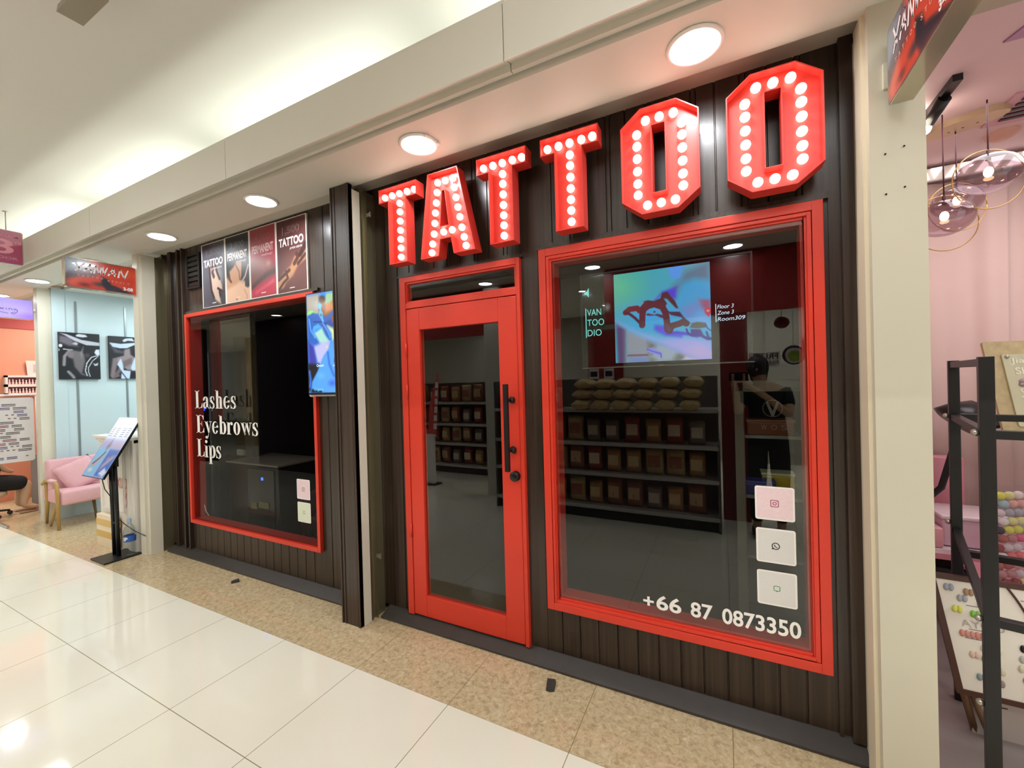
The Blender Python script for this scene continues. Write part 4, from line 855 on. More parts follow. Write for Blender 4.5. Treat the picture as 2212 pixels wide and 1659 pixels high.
m = MB(); m.tube([(-5.50, .02, 1.145), (-5.50, .10, 1.148)], .006, 6); m.build('foot', WHITE, pf)

# menu stand with lit panel
ms = thing('menu_stand', 'black floor stand with a lit tilted menu panel in front of the desk', 'stand', (-5.30, -.36, 0))
m = MB(); m.box(-5.45, -.505, 0.0, -5.15, -.222, .014); m.build('base', BLACK, ms, .002)
for x in (-5.362, -5.272):
    m = MB(); m.tube([(x, -.355, .012), (x-.0, -.365, 1.0)], .017, 12); m.build('pole', BLACK, ms)
m = MB(); m.tube([(-5.362, -.358, .33), (-5.272, -.358, .33)], .011, 10); m.box(-5.40, -.37, .88, -5.24, -.345, 1.02); m.build('crossbar', BLACK, ms)
TLp, BLp = Vector((-5.58, -.205, 1.343)), Vector((-5.58, -.505, .800)); d_ = (TLp-BLp); nrm = Vector((0, -d_.z, d_.y)).normalized()
def pn(u, v, o=0.): return BLp+Vector((.455*u, 0, 0))+d_*v+nrm*o
m = MB(); m.prism([(0,0),(1,0),(1,1),(0,1)], lambda u, v: pn(u, v, -.018), lambda u, v: pn(u, v, 0)); m.build('panel_case', BLACKP, ms)
MENU = [('G','9db8ec','b9c4f0',0.0),('P','6f9ae0',.02,[(.03,.86),(.47,.86),(.47,.98),(.03,.98)]),('P','5f86d6',.02,[(.53,.86),(.97,.86),(.97,.98),(.53,.98)]),
('P','dfe4fa',.03,[(.03,.62),(.97,.62),(.97,.85),(.03,.85)]),('P','b7a9dd',.03,[(.05,.5),(.45,.5),(.45,.62),(.05,.6)]),('P','c8b4d8',.03,[(.5,.48),(.95,.46),(.95,.6),(.55,.58)]),
('P','8fcdf2',.02,[(.02,.02),(.47,.02),(.47,.46),(.02,.46)]),('P','4f7ad2',.02,[(.53,.02),(.98,.02),(.98,.45),(.53,.45)]),
('P','8f7f90',.03,[(.35,.42),(.45,.5),(.4,.62),(.3,.5)]),('P','c9b4b8',.03,[(.1,.1),(.3,.18),(.42,.3),(.38,.36),(.2,.28),(.08,.2)]),('L','4a4458',.03,.01,[(.15,.2),(.3,.3),(.4,.4)]),('E','e8f4e0',.06,(.2,.1),(.15,.05)),
('P','c4b0c4',.03,[(.6,.1),(.9,.3),(.95,.36),(.8,.35),(.6,.2)]),('P','eef2ff',.02,[(.66,.06),(.92,.02),(.98,.1),(.8,.16)]),('E','b9a0b0',.05,(.7,.3),(.1,.05))]
art_panel('picture', MENU, lambda u, v: tuple(pn(u, v, .001)), .01, .99, .01, .99, vcol_mat('menu_print', .2, emit=.62), ms, 100, asp=.74)
m = MB()
for cx_ in (.06, .28, .56, .78):
    for k in range(5): m.add([tuple(pn(cx_+a, .80-.033*k+b, .002)) for a, b in ((0,0),(.14,0),(.14,.008),(0,.008))], [(0,1,2,3)])
m.build('menu_text', mat('menu_ink', '55608a', .5), ms)
m = MB(); m.tube([(-5.42, -.42, .82), (-5.40, -.40, .66), (-5.37, -.33, .50), (-5.34, -.33, .36), (-5.28, -.30, .30), (-5.16, -.27, .24), (-5.02, -.24, .20)], .004, 6); m.build('power_cable', BLACKP, ms)

# water bottle on the stand's base
wb = thing('water_bottle', 'clear plastic water bottle with a blue label on the base of the menu stand', 'bottle', (-5.215, -.29, .014))
PET = pane_mat('bottle_plastic', (.84,.88,.88), 1.6, .05)
m = MB(); m.lathe([(0,.002),(.038,.0),(.046,.012),(.047,.11),(.043,.14),(.047,.17),(.047,.225),(.036,.265),(.018,.30),(.015,.31),(.015,.325),(0,.325)], (-5.215,-.29,.014), 24); bb_ = m.build('bottle_body', PET, wb)
m = MB(); m.lathe([(.0475,.13),(.0478,.132),(.0478,.185),(.0475,.187)], (-5.215,-.29,.014), 24); bl_ = m.build('bottle_label', mat('label_blue', '2a5aa8', .4), wb)
m = MB(); m.lathe([(.0165,.315),(.0165,.345),(0,.347)], (-5.215,-.29,.014), 16); m.build('cap', mat('cap_blue', '8fa8c8', .4), bb_)
m = MB(); put_text(m, 'TIP', lambda u, v: (-5.215+.0485*math.sin(u), -.29-.0485*math.cos(u), .014+v), -.6, .9, .142, .176, .03); m.build('label_text', WHITE, bl_)

# ------------------------------------------------------------------ orange stall farther left
ORG = mat('orange_wall', 'dc9072', .55, noise=(.9, .05)); REDW = mat('red_wall', 'b04038', .5)
struct(box('wall_orange', -9.75, -.30, 0, -9.68, 1.2, 2.94, ORG)); struct(box('wall_orange_back', -9.75, 1.2, 0, -7.69, 1.26, 2.94, ORG))
m = MB(); m.box(-9.68, -.30, 2.62, -9.66, 1.2, 2.94); struct(m.build('trim_12', REDW))
struct(box('ceiling_orange_stall', -9.75, .0, 2.94, -7.69, 1.26, 2.98, CEIL))
area('orange_stall_lamp', (-8.7, .5, 2.90), 1.2, .4, 26, (1., .95, .9))
PBF = mat('rack_white', 'ead9cf', .5)
rk = thing('nail_polish_rack', 'white wall rack with two rows of nail polish bottles on the orange wall', 'rack', (-9.62, .2, 1.6))
m = MB(); m.box(-9.68, -.075, 1.60, -9.60, .60, 1.63); m.box(-9.68, -.075, 1.87, -9.60, .60, 1.90); m.box(-9.68, -.075, 1.725, -9.60, .60, 1.765); m.box(-9.68, -.075, 1.6, -9.60, -.05, 1.9); m.box(-9.68, .575, 1.6, -9.60, .60, 1.9); m.build('case', PBF, rk)
box('back_panel', -9.68, -.05, 1.63, -9.67, .575, 1.87, mat('rack_maroon', '8a4650', .5), rk)
pb = None; cols = ['f0c4b8','c97a80','e8e0dc','b86a72','e09aa0']
PM = [mat('polish_'+c_, c_, .2) for c_ in cols]
for r_, z in enumerate((1.63, 1.765)):
    for k in range(18):
        y = -.03+.034*k
        if pb is None:
            m = MB(); m.lathe([(0,0),(.011,0),(.012,.005),(.012,.03),(.006,.038)], (0,0,0), 10); m.m = 1; m.lathe([(.006,.038),(.007,.04),(.006,.075),(0,.076)], (0,0,0), 8)
            pb = m.build('nail_polish_bottle', [PM[0], PM[2]]); o = pb
        else: o = pb.copy(); COL.objects.link(o)
        o.location = (-9.625, y, z); tag(o, 'little nail polish bottle on the %s row of the white wall rack' % ('lower', 'upper')[r_], 'nail polish', 'polish bottles, %s row' % ('lower', 'upper')[r_])
        o.scale = (1, 1, 1.0 if (k*7+r_) % 3 else .85)
pc = thing('notice_card', 'pinkish paper card standing on top of the polish rack', 'card', (-9.64, .22, 1.90))
m = MB(); m.prism([(.16,1.90),(.42,1.90),(.40,2.13),(.145,2.13)], lambda u, v: (-9.645, u, v), lambda u, v: (-9.638, u, v)); m.build('card', mat('card_pink', 'eccfc6', .5), pc)
m = MB(); [m.box(-9.638, .22, 1.95+.022*k, -9.637, .34, 1.96+.022*k) for k in range(6)]; m.build('print', mat('print_mid', '9a8a86', .5), pc)

# colour chart board on a clear frame
cb = thing('colour_chart_board', 'white board of colour swatches in a clear frame beside the seated person', 'board', (-8.3, -.30, 0))
CF = mat('frame_clear', 'e8e8e6', .15, alpha=.7)
m = MB(); m.tube([(-8.30, -.095, 0), (-8.30, -.095, 1.60)], .014, 8); m.tube([(-8.30, -.62, 0), (-8.30, -.62, 1.60)], .014, 8); m.tube([(-8.30, -.62, 1.60), (-8.30, -.095, 1.60)], .014, 8)
m.box(-8.36, -.63, 0, -8.24, -.61, .02); m.box(-8.36, -.105, 0, -8.24, -.085, .02); m.build('frame', CF, cb)
m = MB(); m.prism(rrect(-.60, -.125, .72, 1.565, .03), lambda u, v: (-8.306, u, v), lambda u, v: (-8.298, u, v)); m.build('board', mat('board_white', 'dfdedd', .4), cb)
m = MB()
rng = random.Random(3); sw = {'a': MB(), 'b': MB(), 'c': MB()}
for r_ in range(16):
    z = 1.475-.046*r_; y = -.57
    while y < -.17:
        wd = rng.choice([.025, .025, .09, .12]); 
        if y+wd > -.15: break
        if rng.random() < .78:
            k_ = rng.choice('aabc'); sw[k_].box(-8.298, y, z, -8.2965, y+wd, z+.010)
            if wd > .05: sw[k_].box(-8.298, y, z-.018, -8.2965, y+wd, z-.009)
        y += wd+.025
for k_, c_ in (('a','4a4448'),('b','8c3a5a'),('c','3c3c78')): sw[k_].build('swatch_rows', mat('swatch_'+c_, c_, .4), cb)
m = MB(); m.box(-8.299, -.58, 1.515, -8.297, -.43, 1.53); m.box(-8.299, -.38, 1.585, -8.297, -.16, 1.60); m.build('heading_bar', mat('plum_bar', '7c5060', .4), cb)
tag(box('drawer_unit', -9.2, .05, 0, -8.75, .40, .72, mat('unit_grey', '6c6866', .5)), 'grey low unit standing under the colour chart board', 'cabinet')
struct(box('trim_13', -8.9, -.527, 0, -7.70, -.505, .03, SILVER))

# ------------------------------------------------------------------ people
SKIN = mat('skin', 'c09a7a', .55, noise=(9, .04)); CLOTHB = mat('black_cloth', '0c0c0e', .85, noise=(30, .2)); HAIR = mat('dark_hair', '120d0b', .5)
def figure(name, V, E, R, m, parent, root=0, sub=2):
    me = bpy.data.meshes.new(name); me.from_pydata(V, E, []); me.materials.append(m)
    o = bpy.data.objects.new(name, me); COL.objects.link(o)
    sk = o.modifiers.new('skin', 'SKIN'); sk.use_smooth_shade = True
    sl = me.skin_vertices[0].data if me.skin_vertices else None
    if sl is None:
        me.update(); bpy.context.view_layer.update()
        b = bmesh.new(); b.from_mesh(me); b.verts.layers.skin.verify(); b.to_mesh(me); b.free(); sl = me.skin_vertices[0].data
    for i, r in enumerate(R):
        sl[i].radius = (r, r) if not isinstance(r, tuple) else r
        sl[i].use_root = (i == root)
    sd = o.modifiers.new('sub', 'SUBSURF'); sd.levels = sub; sd.render_levels = sub
    dg = bpy.context.evaluated_depsgraph_get(); me2 = bpy.data.meshes.new_from_object(o.evaluated_get(dg))
    o.modifiers.clear(); o.data = me2
    for p in me2.polygons: p.use_smooth = True
    if not me2.materials: me2.materials.append(m)
    if parent: attach(o, parent)
    return o
# seated person, seen from the waist down beside the chart board, facing +y
st = thing('stool', 'low wheeled stool with a beige padded seat under the seated person', 'stool', (-8.45, -.50, 0))
m = MB(); m.lathe([(0,.335),(.15,.335),(.18,.32),(.18,.28),(.15,.26),(0,.26)], (-8.45,-.50,0), 24); m.build('seat', mat('beige_pad', 'c0a98c', .5), st)
m = MB(); m.tube([(-8.45,-.50,.06),(-8.45,-.50,.27)], .02, 10)
for k in range(5):
    a = 2*PI*k/5+.3; m.tube([(-8.45,-.50,.09),(-8.45+.2*math.cos(a),-.50+.2*math.sin(a),.06)], .014, 8); m.ball((-8.45+.2*math.cos(a),-.50+.2*math.sin(a),.028), .028, n=10, m=6)
m.build('base', mat('dark_base', '2c221e', .5), st)
pp = thing('person', 'seated person in black top and skirt with bare shins and sandals, far left', 'person', (-8.45, -.50, .40))
V = [(-8.45,-.50,.52),(-8.45,-.50,.70),(-8.45,-.47,.92),(-8.45,-.45,1.06),(-8.45,-.44,1.14),(-8.45,-.40,1.24),(-8.45,-.40,1.34),
     (-8.39,-.47,.44),(-8.39,-.14,.40),(-8.36,-.20,.10),(-8.36,-.06,.05),(-8.53,-.47,.44),(-8.56,-.16,.40),(-8.56,-.20,.10),(-8.56,-.06,.05),
     (-8.37,-.50,1.00),(-8.37,-.46,.78),(-8.40,-.33,.60),(-8.62,-.50,1.00),(-8.66,-.46,.78),(-8.60,-.33,.60),(-8.44,-.26,.57),(-8.57,-.26,.57)]
Ee = [(0,1),(1,2),(2,3),(3,4),(4,5),(5,6),(0,7),(7,8),(8,9),(9,10),(0,11),(11,12),(12,13),(13,14),(3,15),(15,16),(16,17),(3,18),(18,19),(19,20),(17,21),(20,22)]
R = [.12,.115,.12,.10,.045,.075,.07,.085,.058,.038,.03,.085,.058,.038,.03,.055,.042,.03,.055,.042,.03,.025,.025]
figure('body', V, Ee, R, SKIN, pp)
V = [(-8.45,-.50,.50),(-8.45,-.50,.70),(-8.45,-.47,.94),(-8.45,-.45,1.05),(-8.40,-.47,.45),(-8.40,-.13,.40),(-8.53,-.47,.45),(-8.56,-.15,.40),(-8.36,-.49,1.00),(-8.36,-.47,.90),(-8.62,-.49,1.00),(-8.65,-.47,.90)]
Ee = [(0,1),(1,2),(2,3),(0,4),(4,5),(0,6),(6,7),(3,8),(8,9),(3,10),(10,11)]
figure('clothing', V, Ee, [.145,.135,.135,.11,.115,.105,.115,.10,.068,.055,.068,.055], CLOTHB, pp)
m = MB(); m.ball((-8.45,-.42,1.32), .105, .11, .12, 14, 9); m.build('hair', HAIR, pp)
for x in (-8.36, -8.56):
    m = MB(); rbox(m, (x, -.11, .012), (.085, .25, .022), .009); m.tube([(x-.045,-.09,.02),(x-.03,-.08,.075),(x+.03,-.08,.075),(x+.045,-.09,.02)], .008, 6); m.build('sandal', mat('sandal_tan', 'a07a5c', .5), pp)

st.location.x -= .14; pp.location.x -= .14
# the person taking the photograph: mirrored in the shop glass
ph = thing('person', 'dark-haired person in black holding up a phone, mirrored in the right window', 'person', (.36, -2.62, 0))
V = [(.38,-2.62,.95),(.38,-2.62,1.15),(.36,-2.60,1.36),(.35,-2.60,1.46),(.33,-2.58,1.53),(.30,-2.54,1.62),(.295,-2.53,1.70),
     (.47,-2.62,.92),(.48,-2.60,.50),(.48,-2.64,.09),(.48,-2.53,.04),(.29,-2.62,.92),(.28,-2.58,.50),(.27,-2.62,.09),(.27,-2.51,.04),
     (.53,-2.62,1.43),(.56,-2.50,1.20),(.36,-2.40,1.38),(.19,-2.60,1.43),(.12,-2.50,1.22),(.10,-2.36,1.46),
     (.17,-2.345,1.53),(.085,-2.345,1.53)]
Ee = [(0,1),(1,2),(2,3),(3,4),(4,5),(5,6),(0,7),(7,8),(8,9),(9,10),(0,11),(11,12),(12,13),(13,14),(3,15),(15,16),(16,17),(3,18),(18,19),(19,20),(17,21),(20,22)]
R = [(.15,.11),(.13,.10),(.15,.10),(.11,.08),.05,.08,.085,.085,.06,.04,.032,.085,.06,.04,.032,.055,.043,.032,.055,.043,.032,.028,.028]
figure('body', V, Ee, R, SKIN, ph)
V = [(.38,-2.62,.97),(.38,-2.62,1.15),(.36,-2.60,1.36),(.355,-2.60,1.45),(.53,-2.62,1.42),(.555,-2.54,1.28),(.19,-2.60,1.42),(.14,-2.54,1.28),(.47,-2.62,.92),(.48,-2.60,.50),(.48,-2.64,.12),(.29,-2.62,.92),(.28,-2.58,.50),(.27,-2.62,.12)]
Ee = [(0,1),(1,2),(2,3),(3,4),(4,5),(3,6),(6,7),(0,8),(8,9),(9,10),(0,11),(11,12),(12,13)]
figure('clothing', V, Ee, [(.18,.13),(.165,.125),(.175,.12),(.12,.095),.075,.062,.075,.062,.105,.082,.062,.105,.082,.062], CLOTHB, ph)
m = MB(); m.ball((.30,-2.555,1.675), .098, .105, .12, 16, 10); m.ball((.31,-2.60,1.60), .08, .06, .10, 12, 8); m.build('hair', HAIR, ph)
m = MB(); m.ball((.285,-2.452,1.645), .012, .016, .016, 8, 6)
for dx in (-.03,.03): m.ball((.288+dx,-2.462,1.675), .012, .006, .007, 8, 6)
m.build('face_features', mat('face_shade', '8a6a56', .6), ph)
for (hx, sg) in ((.165, 1), (.085, -1)):
    for k in range(4):
        z = 1.545+.018*k
        V = [(hx, -2.335, 1.53), (hx+sg*.018, -2.312, z), (hx+sg*.012, -2.290, z+.002), (hx-sg*.006, -2.284, z+.004)]
        figure('finger', V, [(0,1),(1,2),(2,3)], [.012,.009,.008,.007], SKIN, ph, 0, 1)
    V = [(hx, -2.34, 1.53), (hx-sg*.008, -2.32, 1.548), (hx-sg*.02, -2.305, 1.565)]
    figure('thumb', V, [(0,1),(1,2)], [.012,.010,.009], SKIN, ph, 0, 1)
for x in (.48, .27):
    m = MB(); rbox(m, (x, -2.57, .04), (.09, .27, .08), .03); m.build('shoe', CLOTHB, ph)
ph.location.x -= .0
tag(box('phone', .045, -2.300, 1.545, .205, -2.291, 1.625, BLACKP, None, .003), 'black phone held up sideways by the person mirrored in the glass', 'phone')

# ------------------------------------------------------------------ inside the unlit studio
DW = mat('studio_dark', '0e0b0a', .7); MAR = mat('maroon_wall', '2a0c0c', .6); FLD = mat('studio_floor', '0a0a0a', .5)
struct(box('floor_studio', -5.2, .06, -.0004, .60, 3.0, .02, FLD))
struct(box('ceiling_studio', -5.2, .06, 2.9, .50, 3.0, 2.95, DW))
struct(box('wall_studio_back', -5.2, 2.9, 0, .60, 3.0, 2.95, MAR))
struct(box('wall_studio_left', -5.17, .06, 0, -5.12, 3.0, 2.95, DW)); struct(box('wall_studio_right', .40, .06, 0, .48, 3.0, 2.95, DW))
struct(box('wall_partition', -2.35, .12, 0, -2.25, 3.0, 2.95, MAR))
struct(box('trim_14', -4.50, .42, 0, -4.38, .50, 2.9, mat('olive_post', '3b382e', .5)))
mr_ = box('tinted_mirror', -4.52, .125, 1.30, -3.86, .14, 2.29, mat('tinted_mirror_face', '8c8c88', .03, 1.)); tag(mr_, 'dark tinted mirror inside the left window reflecting the hall', 'mirror')
ca = thing('mini_fridge', 'black mini fridge with a blue light inside the left window', 'fridge', (-4.0, .4, .02))
box('body', -4.44, .22, .02, -3.66, .66, .87, BLACKP, ca, .01)
m = MB(); m.box(-4.46, .20, .87, -3.64, .68, .885); m.build('top', mat('top_beige', '7c7468', .35), ca)
dg_ = box('door_glass', -4.12, .212, .08, -3.72, .22, .83, mat('fridge_glass', '0c0f10', .08), ca)
m = MB(); [m.box(-3.90+dx, .206, .735+dz, -3.891+dx, .211, .744+dz) for dx in (0,.014) for dz in (0,.014)]; m.build('indicator', emis('blue_led', '2040ff', 14), dg_)
m = MB(); m.box(-4.08, .207, .45, -3.98, .211, .51); m.box(-3.95, .207, .47, -3.80, .211, .53); m.build('sticker', mat('olive_label', '6a6c48', .5), dg_)
lt_ = thing('leather_armchair', 'dark brown leather armchair inside the left window', 'armchair', (-3.2, .6, .02)); LT = mat('brown_leather', '3a201c', .3)
x = -3.20
m = MB(); rbox(m, (x, .60, .32), (.50, .5, .2), .05); m.build('seat', LT, lt_)
m = MB(); rbox(m, (x, .90, .60), (.66, .18, .60), .07); m.build('backrest', LT, lt_)
for s_ in (-1, 1): m = MB(); rbox(m, (x+s_*.30, .60, .40), (.12, .52, .42), .05); m.build('armrest', LT, lt_)
m = MB(); m.box(x-.3, .38, .02, x-.24, .44, .2); m.box(x+.24, .38, .02, x+.3, .44, .2); m.box(x-.3, .78, .02, x-.24, .84, .2); m.box(x+.24, .78, .02, x+.3, .84, .2); m.build('foot', BLACK, lt_)
sc_ = thing('side_cabinet', 'narrow black cabinet at the left edge inside the left window', 'cabinet', (-4.98, .36, .02))
box('body', -5.11, .33, .02, -4.83, .50, 1.36, BLACKP, sc_)
rt = thing('router', 'black box with a tiny blue and a tiny green light under the word Lashes', 'device', (-4.95, .38, 1.36))
box('housing', -5.11, .34, 1.36, -4.84, .48, 1.41, BLACKP, rt, .004)
m = MB(); m.ball((-5.085,.336,1.385), .013, .004, .015, 10, 6); m.build('blue_indicator', emis('blue_dot', '2233ff', 5), rt)
m = MB(); m.ball((-4.925,.336,1.378), .010, .004, .006, 10, 6); m.build('green_indicator', emis('green_dot', '20ff70', 4), rt)
box_l = MB(); box_l.box(-4.62, .40, .90, -4.50, .42, .96)
tag(box_l.build('wall_socket', mat('socket_grey', 'a8a49a', .4)), 'pale wall socket seen at the left edge inside the left window', 'socket')
# tall glass-fronted fridge behind the right window
cb2 = thing('display_fridge', 'tall glass fronted fridge with olive frame inside the right window', 'fridge', (.22, .75, .02))
OLV = mat('olive_frame', '5a594c', .35); 
m = MB(); m.box(.06, .60, .02, .105, .64, 1.56); m.box(.06, .60, 1.50, .40, .64, 1.56); m.box(.06, .60, .02, .40, .64, .12); m.build('door_frame', OLV, cb2, .006)
m = MB(); m.box(.06, .64, .02, .08, 1.05, 1.56); m.box(.06, 1.03, .02, .40, 1.05, 1.56); m.box(.06, .64, 1.53, .40, 1.05, 1.56); m.box(.06, .64, .02, .40, 1.05, .06); m.build('cabinet', DW, cb2)
for z in (.50, .86, 1.22): box('shelf', .08, .66, z, .40, 1.03, z+.018, GREY, cb2)
m = MB(); f = front(.6395); ring(m, f, .25, 1.40, .05, .05, .047, .047); m.flat([(.215,1.44),(.228,1.44),(.25,1.385),(.272,1.44),(.285,1.44),(.256,1.355),(.244,1.355)], f)
for s_, x in (('W', .19), ('O', .24), ('S', .29)): put_text(m, s_, f, x, x+.03, 1.275, 1.305, 0)
m.build('door_logo', mat('logo_grey', '8a8276', .5), cb2)
for nm, x0, x1, z0, z1, c_, lid, l in (('food_box', .20,.37,.878,.99,'c9a92c','d8cfa0','yellow box with a pale lid on a fridge shelf'),('food_box', .10,.26,.878,.96,'2a2a66','3b3a80','dark blue box on a fridge shelf'),('food_box', .12,.36,1.238,1.33,'7a4020','8a5030','brown packet on the upper fridge shelf')):
    a = thing(nm, l, 'box', ((x0+x1)/2, .75, z0)); box('body', x0, .68+(.12 if c_[0]=='c' else 0), z0, x1, .79+(.13 if c_[0]=='c' else 0), z1-.015, mat('box_'+c_, c_, .4), a, .006); box('lid', x0-.004, .676+(.12 if c_[0]=='c' else 0), z1-.015, x1+.004, .794+(.13 if c_[0]=='c' else 0), z1, mat('lid_'+lid, lid, .4), a, .003)

# ------------------------------------------------------------------ shops across the hall (seen mirrored in the glass)
OW = mat('opposite_white', 'a5a296', .5); RB = mat('red_banner', '9c2620', .45); SH = mat('shelf_grey', 'c4c4be', .35, .1)
struct(box('wall_opposite_back', XL, -6.6, 0, XR, -6.5, 3.0, OW)); struct(box('ceiling_opposite', XL, -6.6, 2.95, XR, -2.95, 3.0, CEIL))
struct(box('wall_end_right', XR, -6.6, 0, XR+.08, -2.9, 3.4, OW))
m = MB(); m.box(-1.30, -3.05, 2.28, XR, -2.97, 2.94); m.box(-6.0, -3.05, 2.28, -1.9, -2.97, 2.94); struct(m.build('trim_15', RB))
struct(box('wall_opposite_left', XL, -3.05, 0, -10.3, -2.97, 2.94, MAR)); struct(box('wall_opposite_middle', -8.4, -3.05, 0, -6.3, -2.97, 2.94, MAR))
m = MB(); m.box(-3.0, -3.02, 0, -2.75, -2.88, 2.95); m.box(-6.3, -3.02, 0, -6.0, -2.88, 2.95); struct(m.build('wall_opposite_posts', POST))
m = MB(); m.box(-.03, -3.15, 2.40, .24, -2.98, 2.94); m.m = 1; m.box(-.03, -3.15, 0, .24, -2.98, 2.40); struct(m.build('wall_opposite_column', [CREAM, mat('red_column', '7c2422', .45)]))
for x in (-.2, 1.1, -4.4): area('opposite_shop_light', (x, -5.4, 2.93), .8, .05, 60, (1., .97, .92))
area('opposite_shop_light', (-10.5, -4.8, 2.9), 1.2, .3, 160, (1., .97, .9))  # added unseen light, gives the tinted mirror a brighter patch to reflect
bn = thing('banner', 'narrow red and white upright banner across the hall, mirrored in the door glass', 'banner', (-4.1, -3.1, 0))
m = MB(); m.prism([(-4.22,.80),(-4.06,.80),(-3.99,1.62),(-3.99,1.78),(-4.10,1.45),(-4.16,1.30)], lambda u, v: (u, -3.12, v), lambda u, v: (u, -3.10, v)); m.build('cloth', mat('banner_red', 'd8453c', .5), bn)
m = MB()
for k in range(6): m.prism([(-4.10+.012*k,.88+.13*k),(-4.04+.010*k,.88+.13*k),(-4.035+.010*k,.97+.13*k),(-4.09+.012*k,.97+.13*k)], lambda u, v: (u, -3.099, v), lambda u, v: (u, -3.095, v))
m.build('white_panels', WHITE, bn)
m = MB(); m.box(-4.24, -3.13, 0.02, -4.10, -3.08, .80); m.build('post', WHITE, bn)
m = MB(); m.box(-4.30, -3.20, 0, -4.04, -3.02, .02); m.build('foot', BLACK, bn)
def gondola(x0, x1, yf, label, facing=1, top=1.255):
    t = thing('shelf_unit', label, 'shelf', ((x0+x1)/2, yf-.2, 0))
    box('back_panel', x0, yf-.42, 0, x1, yf-.40, 1.60, mat('back_grey', '5a5650', .5), t)
    box('plinth', x0, yf-.40, 0, x1, yf-.04, .13, mat('plinth_dark', '34322f', .5), t)
    for z in (.15, .53, .875, top):
        m = MB(); m.box(x0, yf-.40, z-.02, x1, yf, z); m.box(x0, yf-.004, z-.034, x1, yf+.004, z+.006); m.build('shelf', SH, t)
    for x in (x0, x1): box('end_panel', x-.012, yf-.42, 0, x+.012, yf-.0, .9 if x == x1 else 1.60, mat('back_grey', '5a5650', .5), t)
    return t
gondola(-2.62, -.06, -2.47, 'long metal shelf unit of packets mirrored in the right window and door')
def bag_proto(name, c1, c2, w_, h, d):
    t = bpy.data.objects.new(name, None); COL.objects.link(t)
    mb = MB(); n = 8; rr = random.Random(hash(name) % 99+int(w_*1000)); vs = []
    for sg in (1, -1):
        for i in range(n+1):
            for j in range(n+1):
                u, v = 2*i/n-1, 2*j/n-1; k = max(0, (1-abs(u)**3)*(1-abs(v)**4))**.6
                vs.append(Vector((u*w_/2*(1-.06*(1-abs(v))), -sg*(k*d/2+rr.uniform(-.006,.006)*k), h/2+v*h/2)))
    N = (n+1)**2; fs = [((k*N+i*(n+1)+j), (k*N+i*(n+1)+j+1), (k*N+(i+1)*(n+1)+j+1), (k*N+(i+1)*(n+1)+j)) for k in (0,1) for i in range(n) for j in range(n)]
    mb.add(vs, fs, True); b = mb.build('bag', mat('bag_'+c1, c1, .22, noise=(30, .5)), None); b.parent = t
    q = MB(); q.prism([(-w_*.32,h*.3),(w_*.32,h*.3),(w_*.32,h*.72),(-w_*.32,h*.72)], lambda u, v: (u, -d*.50-.004, v), lambda u, v: (u, -d*.3, v)); lb = q.build('label', mat('lab_'+c2, c2, .4), None); lb.parent = t
    return t
protos = [bag_proto('snack_bag', 'c09058', 'e8cc98', .17, .27, .10), bag_proto('snack_bag', '96613c', 'd8b48c', .19, .31, .11), bag_proto('snack_bag', 'a8503c', 'ecd8b8', .18, .29, .10),
          bag_proto('snack_bag', 'ccb47c', 'a06048', .20, .30, .11), bag_proto('snack_bag', '8a7866', 'd8ccb8', .17, .26, .11)]
rg = random.Random(5); used = set()
rows = [(.15, 'bottom shelf'), (.53, 'second shelf'), (.875, 'third shelf'), (1.255, 'top shelf')]
kinds_ = ['golden brown', 'dark brown', 'reddish', 'straw coloured', 'grey brown']
for z, rn in rows:
    x = -2.47
    while x < (-1.62 if z > 1 else -.22):
        k = rg.randrange(5); p = protos[k]
        o = p if k not in used else dup(p); used.add(k)
        o.location = (x, -2.60, z+.001); o.rotation_euler = (0, 0, PI+rg.uniform(-.1, .1))
        tag(o, '%s snack packet on the %s across the hall' % (kinds_[k], rn), 'snack packet', 'packets on the %s' % rn)
        x += rg.uniform(.212, .228)
for k in range(18):                                                   # flat pile of packets on the top shelf
    o = dup(protos[3]); o.location = (-1.42+.222*(k % 6)+.02*(k//6), -2.50-.02*(k//6), 1.318+.113*(k//6)); o.rotation_euler = (PI/2, 0, PI+rg.uniform(-.04, .04))
    tag(o, 'straw coloured packet lying in the pile on the top shelf across the hall', 'snack packet', 'packets piled on the top shelf')
gondola(-5.9, -3.2, -3.9, 'second metal shelf unit farther back across the hall')
for z, rn in rows:
    for k in range(11):
        o = dup(protos[(k*3+int(z*10)) % 5]); o.location = (-5.72+.235*k, -4.05, z+.001); o.rotation_euler = (0, 0, PI+rg.uniform(-.2, .2))
        tag(o, 'packet on the %s of the farther shelf unit across the hall' % rn, 'snack packet', 'farther packets on the %s' % rn)
# red partition with four framed notices, fruit logo board and pendant shade
struct(box('wall_opposite_partition', -1.62, -3.35, 0, -1.16, -3.28, 2.25, RB))
nt_ = None
for i, (x, z) in enumerate(((-1.54, 1.66), (-1.34, 1.66), (-1.54, 1.50), (-1.34, 1.50))):
    t = thing('framed_notice', '%s small framed notice on the red partition across the hall' % ('upper left', 'upper right', 'lower left', 'lower right')[i], 'notice', (x, -3.27, z), 'notices on the red partition')
    box('frame', x-.065, -3.28, z-.06, x+.065, -3.262, z+.075, WHITE, t); box('print', x-.045, -3.2625, z-.03, x+.045, -3.2605, z+.04, DARK, t)
def revf(y): return lambda u, v: (-u, y, v)
lb = thing('logo_board', 'white board reading FRUIT PARADISE with a green swirl across the hall', 'sign', (.55, -3.2, 1.6))
box('board', .32, -3.22, 1.68, .62, -3.20, 1.84, WHITE, lb)
m = MB(); put_text(m, 'FRUIT', revf(-3.198), -.60, -.36, 1.765, 1.83, .01); put_text(m, 'PARADISE', revf(-3.198), -.60, -.36, 1.70, 1.745, 0); m.build('lettering', BK, lb)
m = MB(); f = front(-3.196)
